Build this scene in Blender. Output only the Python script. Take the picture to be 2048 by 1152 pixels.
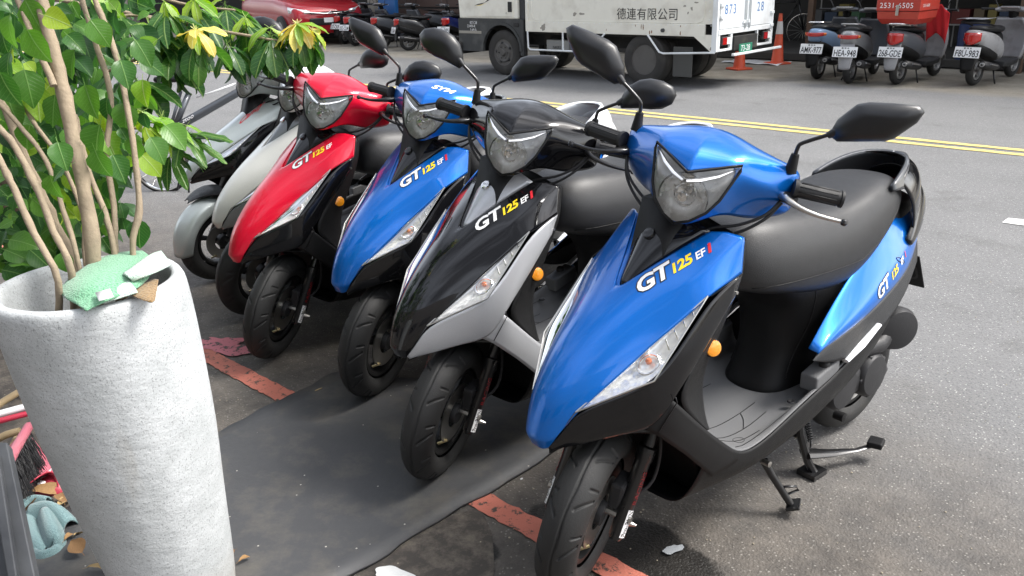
import bpy, bmesh, math, random
import numpy as np
from mathutils import Vector, Matrix
from mathutils.bvhtree import BVHTree
random.seed(7); RNG=np.random.default_rng(7)
sc=bpy.context.scene
for o in list(bpy.data.objects): bpy.data.objects.remove(o)
COL=sc.collection
# ------------------------------------------------------------------ camera
FPX,PIT,ROLL,CAMZ=1707.06,0.35369,0.02992,1.43
cp,sp,cr,sr=math.cos(PIT),math.sin(PIT),math.cos(ROLL),math.sin(ROLL)
U0=Vector((0,sp,cp)); X0=Vector((1,0,0)); FW=Vector((0,cp,-sp))
RT=cr*X0-sr*U0; UP=sr*X0+cr*U0
cam=bpy.data.cameras.new('camera'); co=bpy.data.objects.new('camera',cam); COL.objects.link(co)
co.matrix_world=Matrix(((RT.x,UP.x,-FW.x,0),(RT.y,UP.y,-FW.y,0),(RT.z,UP.z,-FW.z,CAMZ),(0,0,0,1)))
cam.sensor_width=36; cam.lens=FPX/2048*36; cam.clip_start=0.05; cam.clip_end=500
sc.camera=co
# ------------------------------------------------------------------ light
SUN_EL,SUN_AZ=math.radians(52),math.radians(92)     # azimuth of the sun measured from +Y to +X
w=bpy.data.worlds.new('World'); sc.world=w; w.use_nodes=True
nt=w.node_tree; nt.nodes.clear()
sky=nt.nodes.new('ShaderNodeTexSky'); sky.sky_type='NISHITA'; sky.sun_disc=False
sky.sun_elevation=SUN_EL; sky.sun_rotation=SUN_AZ; sky.dust_density=3.5; sky.air_density=1.0; sky.ozone_density=1.0
hs=nt.nodes.new('ShaderNodeHueSaturation'); hs.inputs['Saturation'].default_value=0.35
bg=nt.nodes.new('ShaderNodeBackground'); bg.inputs['Strength'].default_value=0.15
wo=nt.nodes.new('ShaderNodeOutputWorld')
tcw=nt.nodes.new('ShaderNodeTexCoord'); cl_=nt.nodes.new('ShaderNodeTexNoise'); cl_.inputs['Scale'].default_value=3.2; cl_.inputs['Detail'].default_value=5; cl_.inputs['Roughness'].default_value=.55
nt.links.new(tcw.outputs['Generated'],cl_.inputs['Vector'])
mr=nt.nodes.new('ShaderNodeMapRange'); mr.inputs[1].default_value=.40; mr.inputs[2].default_value=.62; mr.inputs[3].default_value=.55; mr.inputs[4].default_value=2.1; nt.links.new(cl_.outputs[0],mr.inputs[0])
ml=nt.nodes.new('ShaderNodeVectorMath'); ml.operation='SCALE'; nt.links.new(hs.outputs[0],ml.inputs[0]); nt.links.new(mr.outputs[0],ml.inputs['Scale'])
nt.links.new(sky.outputs[0],hs.inputs['Color']); nt.links.new(ml.outputs[0],bg.inputs[0]); nt.links.new(bg.outputs[0],wo.inputs[0])
sl=bpy.data.lights.new('sun','SUN'); sl.energy=2.0; sl.angle=math.radians(18); sl.color=(1,.965,.91)
so=bpy.data.objects.new('sun',sl); COL.objects.link(so)
sd=Vector((math.sin(SUN_AZ)*math.cos(SUN_EL),math.cos(SUN_AZ)*math.cos(SUN_EL),math.sin(SUN_EL)))
so.rotation_euler=sd.to_track_quat('Z','Y').to_euler()
sc.view_settings.view_transform='Standard'; sc.view_settings.look='None'; sc.view_settings.gamma=1
sc.view_settings.use_curve_mapping=False; sc.view_settings.exposure=0.95
# ------------------------------------------------------------------ helpers
UA=Vector((.72719,-.68643,0)); NA=Vector((.68643,.72719,0))   # along the road / across it
def RD(a,p,z=0): return UA*a+NA*p+Vector((0,0,z))
RROT=math.atan2(UA.y,UA.x)
def at(px,py,z=0):
    d=RT*((px-1024)/FPX)-UP*((py-576)/FPX)+FW
    t=(z-CAMZ)/d.z; return Vector((0,0,CAMZ))+d*t
def atd(px,py,dist):
    d=RT*((px-1024)/FPX)-UP*((py-576)/FPX)+FW
    return Vector((0,0,CAMZ))+d*dist
def atp(px,py,perp):
    d=RT*((px-1024)/FPX)-UP*((py-576)/FPX)+FW
    return Vector((0,0,CAMZ))+d*(perp/d.dot(NA))
def thing(name,label,cat,loc=(0,0,0),rz=0,group=None):
    o=bpy.data.objects.new(name,None); COL.objects.link(o); o.empty_display_size=.1
    o.location=loc; o.rotation_euler=(0,0,rz); o['label']=label; o['category']=cat
    if group: o['group']=group
    return o
def tag(o,label,cat,group=None):
    o['label']=label; o['category']=cat
    if group: o['group']=group
    return o
def struct(o): o['kind']='structure'; return o
def mk(name,verts,faces,mat,parent=None,smooth=True,sub=0,solid=0,bevel=0,M=None,off=-1,uv=None,autos=None):
    me=bpy.data.meshes.new(name)
    vs=[tuple(M@Vector(v)) if M is not None else tuple(v) for v in verts]
    me.from_pydata(vs,[],[tuple(f) for f in faces]); me.update()
    if smooth: me.polygons.foreach_set('use_smooth',[True]*len(me.polygons))
    if mat: me.materials.append(mat)
    if uv is not None:
        ul=me.uv_layers.new(name='UVMap')
        for l in me.loops: ul.data[l.index].uv=uv[l.vertex_index]
    o=bpy.data.objects.new(name,me); COL.objects.link(o); o.parent=parent
    if autos is not None:
        me.polygons.foreach_set('use_smooth',[True]*len(me.polygons)); sharp(me,autos)
    if bevel:
        m=o.modifiers.new('b','BEVEL'); m.width=bevel; m.segments=2; m.limit_method='ANGLE'; m.angle_limit=math.radians(35)
        m.harden_normals=False
    if sub:
        m=o.modifiers.new('c','SUBSURF'); m.levels=sub; m.render_levels=sub; m.boundary_smooth='PRESERVE_CORNERS'
    if solid:
        m=o.modifiers.new('s','SOLIDIFY'); m.thickness=solid; m.offset=off
    return o
def sharp(me,deg):
    bm=bmesh.new(); bm.from_mesh(me); a=math.radians(deg)
    for e in bm.edges:
        if len(e.link_faces)!=2 or e.calc_face_angle(0)>a: e.smooth=False
    bm.to_mesh(me); bm.free()
def gridf(r,c,closed=False,skip=()):
    F=[]
    for i in range(r-1):
        for j in range(c if closed else c-1):
            if (i,j) in skip: continue
            j2=(j+1)%c
            F.append((i*c+j,(i+1)*c+j,(i+1)*c+j2,i*c+j2))
    return F
def patch(name,rows,mat,parent,mirror=False,sub=2,solid=.003,M=None,flip=False,skip=(),off=-1,smooth=True,cc=(),cr_=()):
    """rows: list of equal-length point lists. mirror adds y -> -y and merges the seam."""
    r,c=len(rows),len(rows[0]); V=[p for row in rows for p in row]; F=gridf(r,c,skip=skip)
    if flip: F=[f[::-1] for f in F]
    if mirror:
        n=len(V); mp={}
        for i,p in enumerate(list(V)):
            if abs(p[1])<1e-6: mp[i]=i
            else: mp[i]=len(V); V.append((p[0],-p[1],p[2]))
        F=F+[tuple(mp[i] for i in f[::-1]) for f in F]
        F=[tuple(dict.fromkeys(f)) for f in F]; F=[f for f in F if len(f)>2]
    o=mk(name,V,F,mat,parent,sub=sub,solid=solid,M=M,off=off,smooth=smooth)
    if cc or cr_:
        # creased feature lines: cc = (column, first row, last row, weight), cr_ = (row, first col, last col, weight)
        E={}
        for j,i0,i1,w_ in cc:
            for i in range(i0,i1): E[(i*c+j,(i+1)*c+j)]=w_
        for i,j0,j1,w_ in cr_:
            for j in range(j0,j1): E[(i*c+j,i*c+j+1)]=w_
        if mirror:
            for (a,b),w_ in list(E.items()): E[(mp[a],mp[b])]=w_
        E={tuple(sorted(k)):v for k,v in E.items()}
        at_=o.data.attributes.new('crease_edge','FLOAT','EDGE')
        for e in o.data.edges:
            k=tuple(sorted(e.vertices))
            if k in E: at_.data[e.index].value=E[k]
    return o
def loft(name,rings,mat,parent,cap=True,sub=0,M=None,bevel=0,smooth=True,autos=None,solid=0):
    r,c=len(rings),len(rings[0]); V=[p for ring in rings for p in ring]; F=gridf(r,c,closed=True)
    if cap: F.append(tuple(range(c))); F.append(tuple(range((r-1)*c,r*c))[::-1])
    return mk(name,V,F,mat,parent,sub=sub,M=M,bevel=bevel,smooth=smooth,autos=autos,solid=solid)
def frame(d,up=Vector((0,0,1))):
    d=Vector(d).normalized()
    if abs(d.dot(up))>.97: up=Vector((1,0,0))
    a=d.cross(up).normalized(); b=a.cross(d).normalized(); return a,b
def tubegeo(path,rad,seg=10,V=None,F=None,cap=True,flat=1.0):
    V=[] if V is None else V; F=[] if F is None else F
    P=[Vector(p) for p in path]; n=len(P); base=len(V)
    rads=rad if isinstance(rad,(list,tuple)) else [rad]*n
    pa=None
    for i,p in enumerate(P):
        d=(P[min(i+1,n-1)]-P[max(i-1,0)])
        if pa is None: a,b=frame(d)
        else:
            a=(pa-d.normalized()*pa.dot(d.normalized())).normalized(); b=a.cross(d.normalized()).normalized()
            if b.dot(pb)<0: b=-b
        pa,pb=a,b
        for k in range(seg):
            t=2*math.pi*k/seg; V.append(tuple(p+a*math.cos(t)*rads[i]+b*math.sin(t)*rads[i]*flat))
    for i in range(n-1):
        for k in range(seg):
            k2=(k+1)%seg; F.append((base+i*seg+k,base+i*seg+k2,base+(i+1)*seg+k2,base+(i+1)*seg+k))
    if cap: F.append(tuple(base+k for k in range(seg))[::-1]); F.append(tuple(base+(n-1)*seg+k for k in range(seg)))
    return V,F
def tube(name,path,rad,mat,parent,seg=10,M=None,flat=1.0,autos=40,sm=0):
    if sm: path,rad=smoothpath(path,rad,sm)
    V,F=tubegeo(path,rad,seg,flat=flat); return mk(name,V,F,mat,parent,M=M,autos=autos)
def smoothpath(path,rad,k):
    P=[Vector(p) for p in path]; n=len(P); R=rad if isinstance(rad,(list,tuple)) else [rad]*n; o=[];r=[]
    for i in range(n-1):
        a,b,c,d=P[max(i-1,0)],P[i],P[i+1],P[min(i+2,n-1)]
        for j in range(k):
            t=j/k; o.append(.5*((2*b)+(c-a)*t+(2*a-5*b+4*c-d)*t*t+(3*b-a-3*c+d)*t**3)); r.append(R[i]*(1-t)+R[i+1]*t)
    o.append(P[-1]); r.append(R[-1]); return o,r
def boxgeo(x0,x1,y0,y1,z0,z1,V=None,F=None):
    V=[] if V is None else V; F=[] if F is None else F; b=len(V)
    V+=[(x,y,z) for z in (z0,z1) for y in (y0,y1) for x in (x0,x1)]
    F+=[tuple(b+i for i in f) for f in ((0,2,3,1),(4,5,7,6),(0,1,5,4),(2,6,7,3),(0,4,6,2),(1,3,7,5))]
    return V,F
def box(name,x0,x1,y0,y1,z0,z1,mat,parent=None,bevel=0,M=None):
    V,F=boxgeo(x0,x1,y0,y1,z0,z1); return mk(name,V,F,mat,parent,smooth=False,bevel=bevel,M=M)
def lathe(name,prof,mat,parent,seg=32,axis='z',c=(0,0,0),M=None,autos=40,cap=True):
    V=[]
    for r,h in prof:
        for k in range(seg):
            t=2*math.pi*k/seg; a,b=r*math.cos(t),r*math.sin(t)
            p={'z':(a,b,h),'y':(a,h,b),'x':(h,a,b)}[axis]; V.append((c[0]+p[0],c[1]+p[1],c[2]+p[2]))
    F=gridf(len(prof),seg,closed=True)
    if axis=='y': F=[f[::-1] for f in F]
    if cap:
        if prof[0][0]>1e-4: F.append(tuple(range(seg))[::-1] if axis!='y' else tuple(range(seg)))
        n=(len(prof)-1)*seg
        if prof[-1][0]>1e-4: F.append(tuple(range(n,n+seg)) if axis!='y' else tuple(range(n,n+seg))[::-1])
    return mk(name,V,F,mat,parent,M=M,autos=autos)
def shell(name,pts,thick,mat,parent,axis='x',M=None,bevel=0,dome=0,at0=0):
    """closed outline in a plane given real thickness; pts are (a,b); dome pushes the +side centre outwards"""
    n=len(pts); ca=sum(p[0] for p in pts)/n; cb=sum(p[1] for p in pts)/n
    def P(a,b,h): return {'x':(h,a,b),'y':(a,h,b),'z':(a,b,h)}[axis]
    V=[]; F=[]
    lv=[(1,at0-thick/2),(1,at0),(.93,at0+thick*.3),(.72,at0+thick*.5+dome*.6),(.4,at0+thick*.5+dome*.9)]
    for s,h in lv:
        for a,b in pts: V.append(P(ca+(a-ca)*s,cb+(b-cb)*s,h))
    for i in range(len(lv)-1):
        for k in range(n): k2=(k+1)%n; F.append((i*n+k,i*n+k2,(i+1)*n+k2,(i+1)*n+k))
    F.append(tuple(range(n))[::-1]); F.append(tuple(range((len(lv)-1)*n,len(lv)*n)))
    return mk(name,V,F,mat,parent,M=M,bevel=bevel,autos=50)
def recalc(o):
    bm=bmesh.new(); bm.from_mesh(o.data); bmesh.ops.recalc_face_normals(bm,faces=bm.faces); bm.to_mesh(o.data); bm.free(); return o
_fc={}
def textmesh(s,size=1,shear=0,bold=0,spacing=1,width=1):
    key=(s,size,shear,bold,spacing,width)
    if key in _fc: return _fc[key]
    cu=bpy.data.curves.new('t','FONT'); cu.body=s; cu.size=size; cu.shear=shear; cu.space_character=spacing; cu.offset=bold; cu.resolution_u=3
    o=bpy.data.objects.new('t',cu); COL.objects.link(o)
    dg=bpy.context.evaluated_depsgraph_get(); dg.update()
    me=bpy.data.meshes.new_from_object(o.evaluated_get(dg))
    V=[(v.co.x*width,v.co.y) for v in me.vertices]; F=[tuple(p.vertices) for p in me.polygons]
    bpy.data.objects.remove(o); bpy.data.curves.remove(cu); bpy.data.meshes.remove(me)
    _fc[key]=(V,F); return V,F
def flattext(name,s,size,mat,parent,O,X,Y,center=False,**k):
    """flat lettering: O origin, X reading direction, Y up"""
    V,F=textmesh(s,1,**k); X=Vector(X).normalized()*size; Y=Vector(Y).normalized()*size; O=Vector(O)
    w=max([v[0] for v in V]+[0])
    if center: O=O-X*w/2
    return mk(name,[O+X*a+Y*b for a,b in V],F,mat,parent,smooth=False)
def decal(name,s,size,mat,parent,O,X,Y,target,D,lift=.0012,M=None,**k):
    """lettering laid on a curved panel: each vertex is dropped along D onto the target"""
    V,F=textmesh(s,1,**k); X=Vector(X).normalized()*size; Y=Vector(Y).normalized()*size; O=Vector(O); D=Vector(D).normalized()
    return drop(name,[O+X*a+Y*b for a,b in V],F,mat,parent,target,D,lift)
def bvh_of(o):
    if isinstance(o,BVHTree): return o
    dg=bpy.context.evaluated_depsgraph_get(); dg.update(); return BVHTree.FromObject(o,dg)
def drop(name,P,F,mat,parent,target,D,lift=.0012):
    T=bvh_of(target); out=[]; D=Vector(D).normalized()
    for p in P:
        h=T.ray_cast(Vector(p)-D*.15,D,.4)
        out.append(h[0]-D*lift if h[0] is not None else Vector(p))
    return mk(name,out,F,mat,parent,smooth=False)
# ------------------------------------------------------------------ materials
def newmat(name):
    m=bpy.data.materials.new(name); m.use_nodes=True; n=m.node_tree; b=n.nodes['Principled BSDF']; return m,n,b
def simple(name,col,rough=.5,metal=0,coat=0,bump=0,bscale=200,var=0,vscale=8,spec=.5,cr=.03,dirt=0,dcol=(.12,.10,.08)):
    m,n,b=newmat(name); b.inputs['Base Color'].default_value=(*col,1); b.inputs['Roughness'].default_value=rough
    b.inputs['Metallic'].default_value=metal; b.inputs['Coat Weight'].default_value=coat; b.inputs['Coat Roughness'].default_value=cr
    b.inputs['Specular IOR Level'].default_value=spec
    tc=n.nodes.new('ShaderNodeTexCoord')
    def noise(s,d=4):
        t=n.nodes.new('ShaderNodeTexNoise'); t.inputs['Scale'].default_value=s; t.inputs['Detail'].default_value=d
        n.links.new(tc.outputs['Object'],t.inputs['Vector']); return t
    src=None
    if var:
        t=noise(vscale); mx=n.nodes.new('ShaderNodeMix'); mx.data_type='RGBA'
        mx.inputs['A'].default_value=(*[c*(1-var) for c in col],1); mx.inputs['B'].default_value=(*[min(1,c*(1+var)) for c in col],1)
        n.links.new(t.outputs[0],mx.inputs['Factor']); n.links.new(mx.outputs['Result'],b.inputs['Base Color']); src=mx.outputs['Result']
    if dirt:
        t=noise(5,8); r=n.nodes.new('ShaderNodeMapRange'); r.inputs[1].default_value=.5; r.inputs[2].default_value=.72; r.inputs[4].default_value=dirt
        n.links.new(t.outputs[0],r.inputs[0]); mx=n.nodes.new('ShaderNodeMix'); mx.data_type='RGBA'
        if src: n.links.new(src,mx.inputs['A'])
        else: mx.inputs['A'].default_value=(*col,1)
        mx.inputs['B'].default_value=(*dcol,1); n.links.new(r.outputs[0],mx.inputs['Factor']); n.links.new(mx.outputs['Result'],b.inputs['Base Color'])
    if bump:
        t=noise(bscale,3); bp=n.nodes.new('ShaderNodeBump'); bp.inputs['Strength'].default_value=bump; bp.inputs['Distance'].default_value=.002
        n.links.new(t.outputs[0],bp.inputs['Height']); n.links.new(bp.outputs[0],b.inputs['Normal'])
    # light wear in the gloss
    if rough<.6:
        t=noise(30,6); r=n.nodes.new('ShaderNodeMapRange'); r.inputs[3].default_value=rough*.8; r.inputs[4].default_value=min(1,rough*1.3)
        n.links.new(t.outputs[0],r.inputs[0]); n.links.new(r.outputs[0],b.inputs['Roughness'])
    return m
def paint(name,col,metal=.55,rough=.32,film=.03):
    m,n,b=newmat(name); b.inputs['Metallic'].default_value=metal; b.inputs['Roughness'].default_value=rough
    b.inputs['Coat Weight'].default_value=.8; b.inputs['Specular IOR Level'].default_value=.12; b.inputs['Coat Roughness'].default_value=.04; b.inputs['Coat IOR'].default_value=1.5
    tc=n.nodes.new('ShaderNodeTexCoord'); t=n.nodes.new('ShaderNodeTexNoise'); t.inputs['Scale'].default_value=1400; t.inputs['Detail'].default_value=1
    n.links.new(tc.outputs['Object'],t.inputs['Vector']); mx=n.nodes.new('ShaderNodeMix'); mx.data_type='RGBA'
    mx.inputs['A'].default_value=(*[c*.75 for c in col],1); mx.inputs['B'].default_value=(*[min(1,c*1.3+.004) for c in col],1)
    n.links.new(t.outputs[0],mx.inputs['Factor'])
    # faint dust film
    t2=n.nodes.new('ShaderNodeTexNoise'); t2.inputs['Scale'].default_value=9; t2.inputs['Detail'].default_value=7; n.links.new(tc.outputs['Object'],t2.inputs['Vector'])
    r=n.nodes.new('ShaderNodeMapRange'); r.inputs[1].default_value=.45; r.inputs[2].default_value=.8; r.inputs[3].default_value=0; r.inputs[4].default_value=film
    n.links.new(t2.outputs[0],r.inputs[0]); m2=n.nodes.new('ShaderNodeMix'); m2.data_type='RGBA'; m2.inputs['B'].default_value=(.3,.29,.27,1)
    n.links.new(mx.outputs['Result'],m2.inputs['A']); n.links.new(r.outputs[0],m2.inputs['Factor']); n.links.new(m2.outputs['Result'],b.inputs['Base Color'])
    r2=n.nodes.new('ShaderNodeMapRange'); r2.inputs[3].default_value=.005; r2.inputs[4].default_value=.06; n.links.new(t2.outputs[0],r2.inputs[0]); n.links.new(r2.outputs[0],b.inputs['Coat Roughness'])
    bp=n.nodes.new('ShaderNodeBump'); bp.inputs['Strength'].default_value=.04; bp.inputs['Distance'].default_value=.002
    t3=n.nodes.new('ShaderNodeTexNoise'); t3.inputs['Scale'].default_value=45; n.links.new(tc.outputs['Object'],t3.inputs['Vector']); n.links.new(t3.outputs[0],bp.inputs['Height']); n.links.new(bp.outputs[0],b.inputs['Coat Normal'])
    return m
def clear(name,tint=(1,1,1),refl=.12):
    m=bpy.data.materials.new(name); m.use_nodes=True; n=m.node_tree; n.nodes.clear()
    o=n.nodes.new('ShaderNodeOutputMaterial'); t=n.nodes.new('ShaderNodeBsdfTransparent'); t.inputs[0].default_value=(*tint,1)
    g=n.nodes.new('ShaderNodeBsdfGlossy'); g.inputs['Roughness'].default_value=.03
    f=n.nodes.new('ShaderNodeFresnel'); f.inputs[0].default_value=1.5; a=n.nodes.new('ShaderNodeMath'); a.inputs[1].default_value=refl*.3
    n.links.new(f.outputs[0],a.inputs[0]); x=n.nodes.new('ShaderNodeMixShader'); n.links.new(a.outputs[0],x.inputs[0]); n.links.new(t.outputs[0],x.inputs[1]); n.links.new(g.outputs[0],x.inputs[2]); n.links.new(x.outputs[0],o.inputs[0])
    return m
def chromefacet(name,scale=60,strength=.8):
    m,n,b=newmat(name); b.inputs['Base Color'].default_value=(.93,.93,.92,1); b.inputs['Metallic'].default_value=.6; b.inputs['Roughness'].default_value=.16
    tc=n.nodes.new('ShaderNodeTexCoord'); v=n.nodes.new('ShaderNodeTexVoronoi'); v.inputs['Scale'].default_value=scale; n.links.new(tc.outputs['Object'],v.inputs['Vector'])
    bp=n.nodes.new('ShaderNodeBump'); bp.inputs['Strength'].default_value=strength; bp.inputs['Distance'].default_value=.010 if 'bowl' in name else .004; n.links.new(v.outputs['Distance'],bp.inputs['Height']); n.links.new(bp.outputs[0],b.inputs['Normal'])
    return m
M_={}
M_['blue']=paint('blue_paint',(.0,.125,.50),.45,.30,.008)
M_['red']=paint('red_paint',(.66,.004,.03),.2,.35,.008)
M_['black']=paint('black_gloss',(.003,.003,.004),.0,.15,.008)
M_['silver']=paint('silver_paint',(.47,.48,.50),.35,.36)
M_['grey']=paint('grey_paint',(.20,.21,.215),.4,.38)
M_['darkgrey']=paint('dark_grey_paint',(.05,.053,.058),.6,.38)
M_['cream']=paint('cream_paint',(.54,.54,.50),.1,.35)
M_['candysilver']=paint('pale_silver_paint',(.40,.44,.43),.35,.36)
M_['white']=simple('white_plastic',(.78,.79,.80),.35,0,.4)
M_['film']=simple('white_film',(.72,.74,.76),.3,0,.6,bump=.35,bscale=25)
M_['matte']=simple('matte_black_plastic',(.009,.009,.0095),.45,spec=.25,bump=.25,bscale=900)
M_['mattegrey']=simple('matte_grey_plastic',(.026,.027,.029),.5,spec=.3,bump=.35,bscale=800,dirt=.25,dcol=(.12,.11,.1))
M_['floor']=simple('floorboard_plastic',(.13,.132,.136),.6,bump=.5,bscale=700,dirt=.5,dcol=(.16,.155,.145))
M_['seat']=simple('black_vinyl_seat',(.012,.0125,.014),.45,0,.32,bump=.6,bscale=700,cr=.36,spec=.35)
M_['seatgrey']=simple('grey_vinyl_seat',(.10,.10,.105),.5,bump=.5,bscale=650)
M_['rubber']=simple('tyre_rubber',(.020,.020,.020),.6,spec=.35,bump=.3,bscale=260,dirt=.5,dcol=(.07,.063,.055))
M_['grip']=simple('grip_rubber',(.012,.012,.013),.55,bump=.2,bscale=900)
M_['mirror']=simple('mirror_housing',(.007,.0075,.009),.36,0,.2,bump=.15,bscale=900,cr=.3)
M_['mirrorglass']=simple('mirror_glass',(.8,.82,.84),.04,1)
M_['steel']=simple('steel',(.55,.54,.51),.3,1)
M_['brass']=simple('brass',(.55,.45,.25),.35,1)
M_['blacksteel']=simple('black_steel',(.015,.015,.016),.28,.3,.5)
M_['engine']=simple('engine_dark',(.03,.03,.032),.5,.3,bump=.2)
M_['rim']=simple('black_rim',(.012,.012,.012),.4,.2)
M_['rimgrey']=simple('grey_rim',(.35,.35,.35),.4,.8,dirt=.4)
M_['chrome']=simple('chrome',(.85,.85,.85),.1,1)
M_['facet']=chromefacet('lamp_reflector',34,.28)
M_['wing']=simple('lamp_wing_silver',(.93,.93,.93),.25,.15,bump=.3,bscale=60)
M_['bowl']=chromefacet('bowl_reflector',34,1.0)
M_['bowl2']=simple('bright_bowl',(.95,.95,.94),.08,.72)
M_['facet0']=simple('bowl_chrome',(.93,.93,.92),.07,.85)
M_['facet2']=chromefacet('signal_reflector',70,.30)
M_['lens']=clear('clear_lens',(.97,.97,.96))
M_['amber']=simple('amber_reflector',(.85,.30,.01),.15,0,1,bump=.8,bscale=400)
M_['amberbulb']=simple('amber_bulb',(.6,.13,.01),.2,0,1)
M_['redlens']=simple('red_lens',(.42,.01,.008),.12,0,1)
M_['orangelens']=simple('orange_lens',(.65,.16,.02),.15,0,1)
M_['inkw']=simple('white_print',(.8,.8,.8),.4)
M_['inky']=simple('yellow_print',(.85,.62,.01),.4)
M_['inkr']=simple('red_print',(.55,.01,.02),.4)
M_['inkr2']=simple('dark_red_print',(.22,.008,.012),.4)
M_['inkk']=simple('black_print',(.01,.01,.012),.4)
M_['inkb']=simple('blue_print',(.03,.16,.42),.5)
M_['plate']=simple('plate_white',(.75,.76,.76),.4)
M_['plategreen']=simple('plate_green',(.02,.20,.12),.4)
# ================================================================== the ground
def roadmat(wet=0):
    m,n,b=newmat('asphalt' if not wet else 'wet_asphalt'); L=n.links.new; N=n.nodes.new
    tc=N('ShaderNodeTexCoord'); sx=N('ShaderNodeSeparateXYZ'); L(tc.outputs['Object'],sx.inputs[0])
    def noise(s,d=5,r=.6):
        t=N('ShaderNodeTexNoise'); t.inputs['Scale'].default_value=s; t.inputs['Detail'].default_value=d; t.inputs['Roughness'].default_value=r; L(tc.outputs['Object'],t.inputs['Vector']); return t.outputs[0]
    def ramp(v,a,b_,c=0,d=1):
        r=N('ShaderNodeMapRange'); r.inputs[1].default_value=a; r.inputs[2].default_value=b_; r.inputs[3].default_value=c; r.inputs[4].default_value=d; L(v,r.inputs[0]); return r.outputs[0]
    def mix(f,a,b_):
        x=N('ShaderNodeMix'); x.data_type='RGBA'
        if isinstance(a,tuple): x.inputs['A'].default_value=(*a,1)
        else: L(a,x.inputs['A'])
        if isinstance(b_,tuple): x.inputs['B'].default_value=(*b_,1)
        else: L(b_,x.inputs['B'])
        L(f,x.inputs['Factor']); return x.outputs['Result']
    def math_(op,a,b_):
        x=N('ShaderNodeMath'); x.operation=op
        for i,v in enumerate((a,b_)):
            if isinstance(v,(int,float)): x.inputs[i].default_value=v
            else: L(v,x.inputs[i])
        return x.outputs[0]
    base=mix(ramp(noise(1.1,8),.3,.7),(.115,.117,.12),(.165,.166,.168))
    base=mix(ramp(noise(90,3,.7),.35,.7),base,(.19,.19,.188))
    v=N('ShaderNodeTexVoronoi'); v.inputs['Scale'].default_value=130; L(tc.outputs['Object'],v.inputs['Vector'])
    sep=N('ShaderNodeSeparateColor'); L(v.outputs['Color'],sep.inputs[0])
    spk=math_('MULTIPLY',ramp(sep.outputs[0],.86,.9),ramp(v.outputs['Distance'],.42,.3))
    base=mix(math_('MULTIPLY',spk,.75),base,(.50,.50,.47))
    dk=math_('MULTIPLY',ramp(sep.outputs[1],.70,.75),ramp(v.outputs['Distance'],.5,.3))
    base=mix(math_('MULTIPLY',dk,.55),base,(.05,.05,.05))
    # oil drips and tyre-darkened patches
    base=mix(math_('MULTIPLY',ramp(noise(2.3,7,.7),.56,.70),.45),base,(.06,.058,.055))
    wv=N('ShaderNodeMapping'); wv.inputs['Scale'].default_value=(.25,2.2,1); L(tc.outputs['Object'],wv.inputs[0])
    nn=N('ShaderNodeTexNoise'); nn.inputs['Scale'].default_value=1; nn.inputs['Detail'].default_value=6; L(wv.outputs[0],nn.inputs['Vector'])
    base=mix(ramp(nn.outputs[0],.5,.8,0,.25),base,(.08,.08,.08))
    # brown grime along the kerb where the scooters always stand
    edge=math_('ADD',sx.outputs[1],math_('MULTIPLY',noise(1.4,6),1.2))
    g=ramp(edge,2.5,3.6,1,0)
    grime=mix(ramp(noise(7,8,.75),.4,.65),(.058,.050,.042),(.125,.108,.090))
    grime=mix(math_('MULTIPLY',spk,.5),grime,(.30,.28,.25))
    base=mix(math_('MULTIPLY',g,.88),base,grime)
    # worn concrete under the far row of shops
    e2=math_('ADD',sx.outputs[1],math_('MULTIPLY',noise(.9,5),.8)); g2=ramp(e2,10.9,11.3)
    con=mix(ramp(noise(3,8,.7),.35,.7),(.18,.16,.125),(.30,.28,.235))
    base=mix(math_('MULTIPLY',g2,.9),base,con)
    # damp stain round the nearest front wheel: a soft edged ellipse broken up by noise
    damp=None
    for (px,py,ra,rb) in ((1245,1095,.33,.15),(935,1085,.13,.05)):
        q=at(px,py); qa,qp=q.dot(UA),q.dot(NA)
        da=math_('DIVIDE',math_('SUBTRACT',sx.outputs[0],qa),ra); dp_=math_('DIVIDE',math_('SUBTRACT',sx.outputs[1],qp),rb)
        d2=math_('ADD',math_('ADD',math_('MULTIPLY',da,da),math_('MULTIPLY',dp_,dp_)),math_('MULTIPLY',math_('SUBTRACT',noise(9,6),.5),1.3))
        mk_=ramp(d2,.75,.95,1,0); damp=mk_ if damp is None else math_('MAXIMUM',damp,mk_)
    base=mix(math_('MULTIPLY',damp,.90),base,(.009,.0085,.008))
    L(base,b.inputs['Base Color'])
    L(math_('SUBTRACT',ramp(noise(40,4),.3,.7,.62,.85),math_('MULTIPLY',damp,.32)),b.inputs['Roughness'])
    bp=N('ShaderNodeBump'); bp.inputs['Strength'].default_value=.6; bp.inputs['Distance'].default_value=.003
    hh=math_('ADD',math_('MULTIPLY',v.outputs['Distance'],-.9),noise(220,2)); L(hh,bp.inputs['Height']); L(bp.outputs[0],b.inputs['Normal'])
    return m
RM=roadmat()
def rsheet(name,pts,z,mat):
    o=mk(name,[(a,p,0) for a,p in pts],[tuple(range(len(pts)))],mat,smooth=False); o.location=(0,0,z); o.rotation_euler=(0,0,RROT); return o
def wsheet(name,pts,z,mat):
    c=sum((Vector(p) for p in pts),Vector())/len(pts)
    o=mk(name,[(p[0]-c.x,p[1]-c.y,0) for p in pts],[tuple(range(len(pts)))],mat,smooth=False); o.location=(c.x,c.y,z); return o
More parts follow.
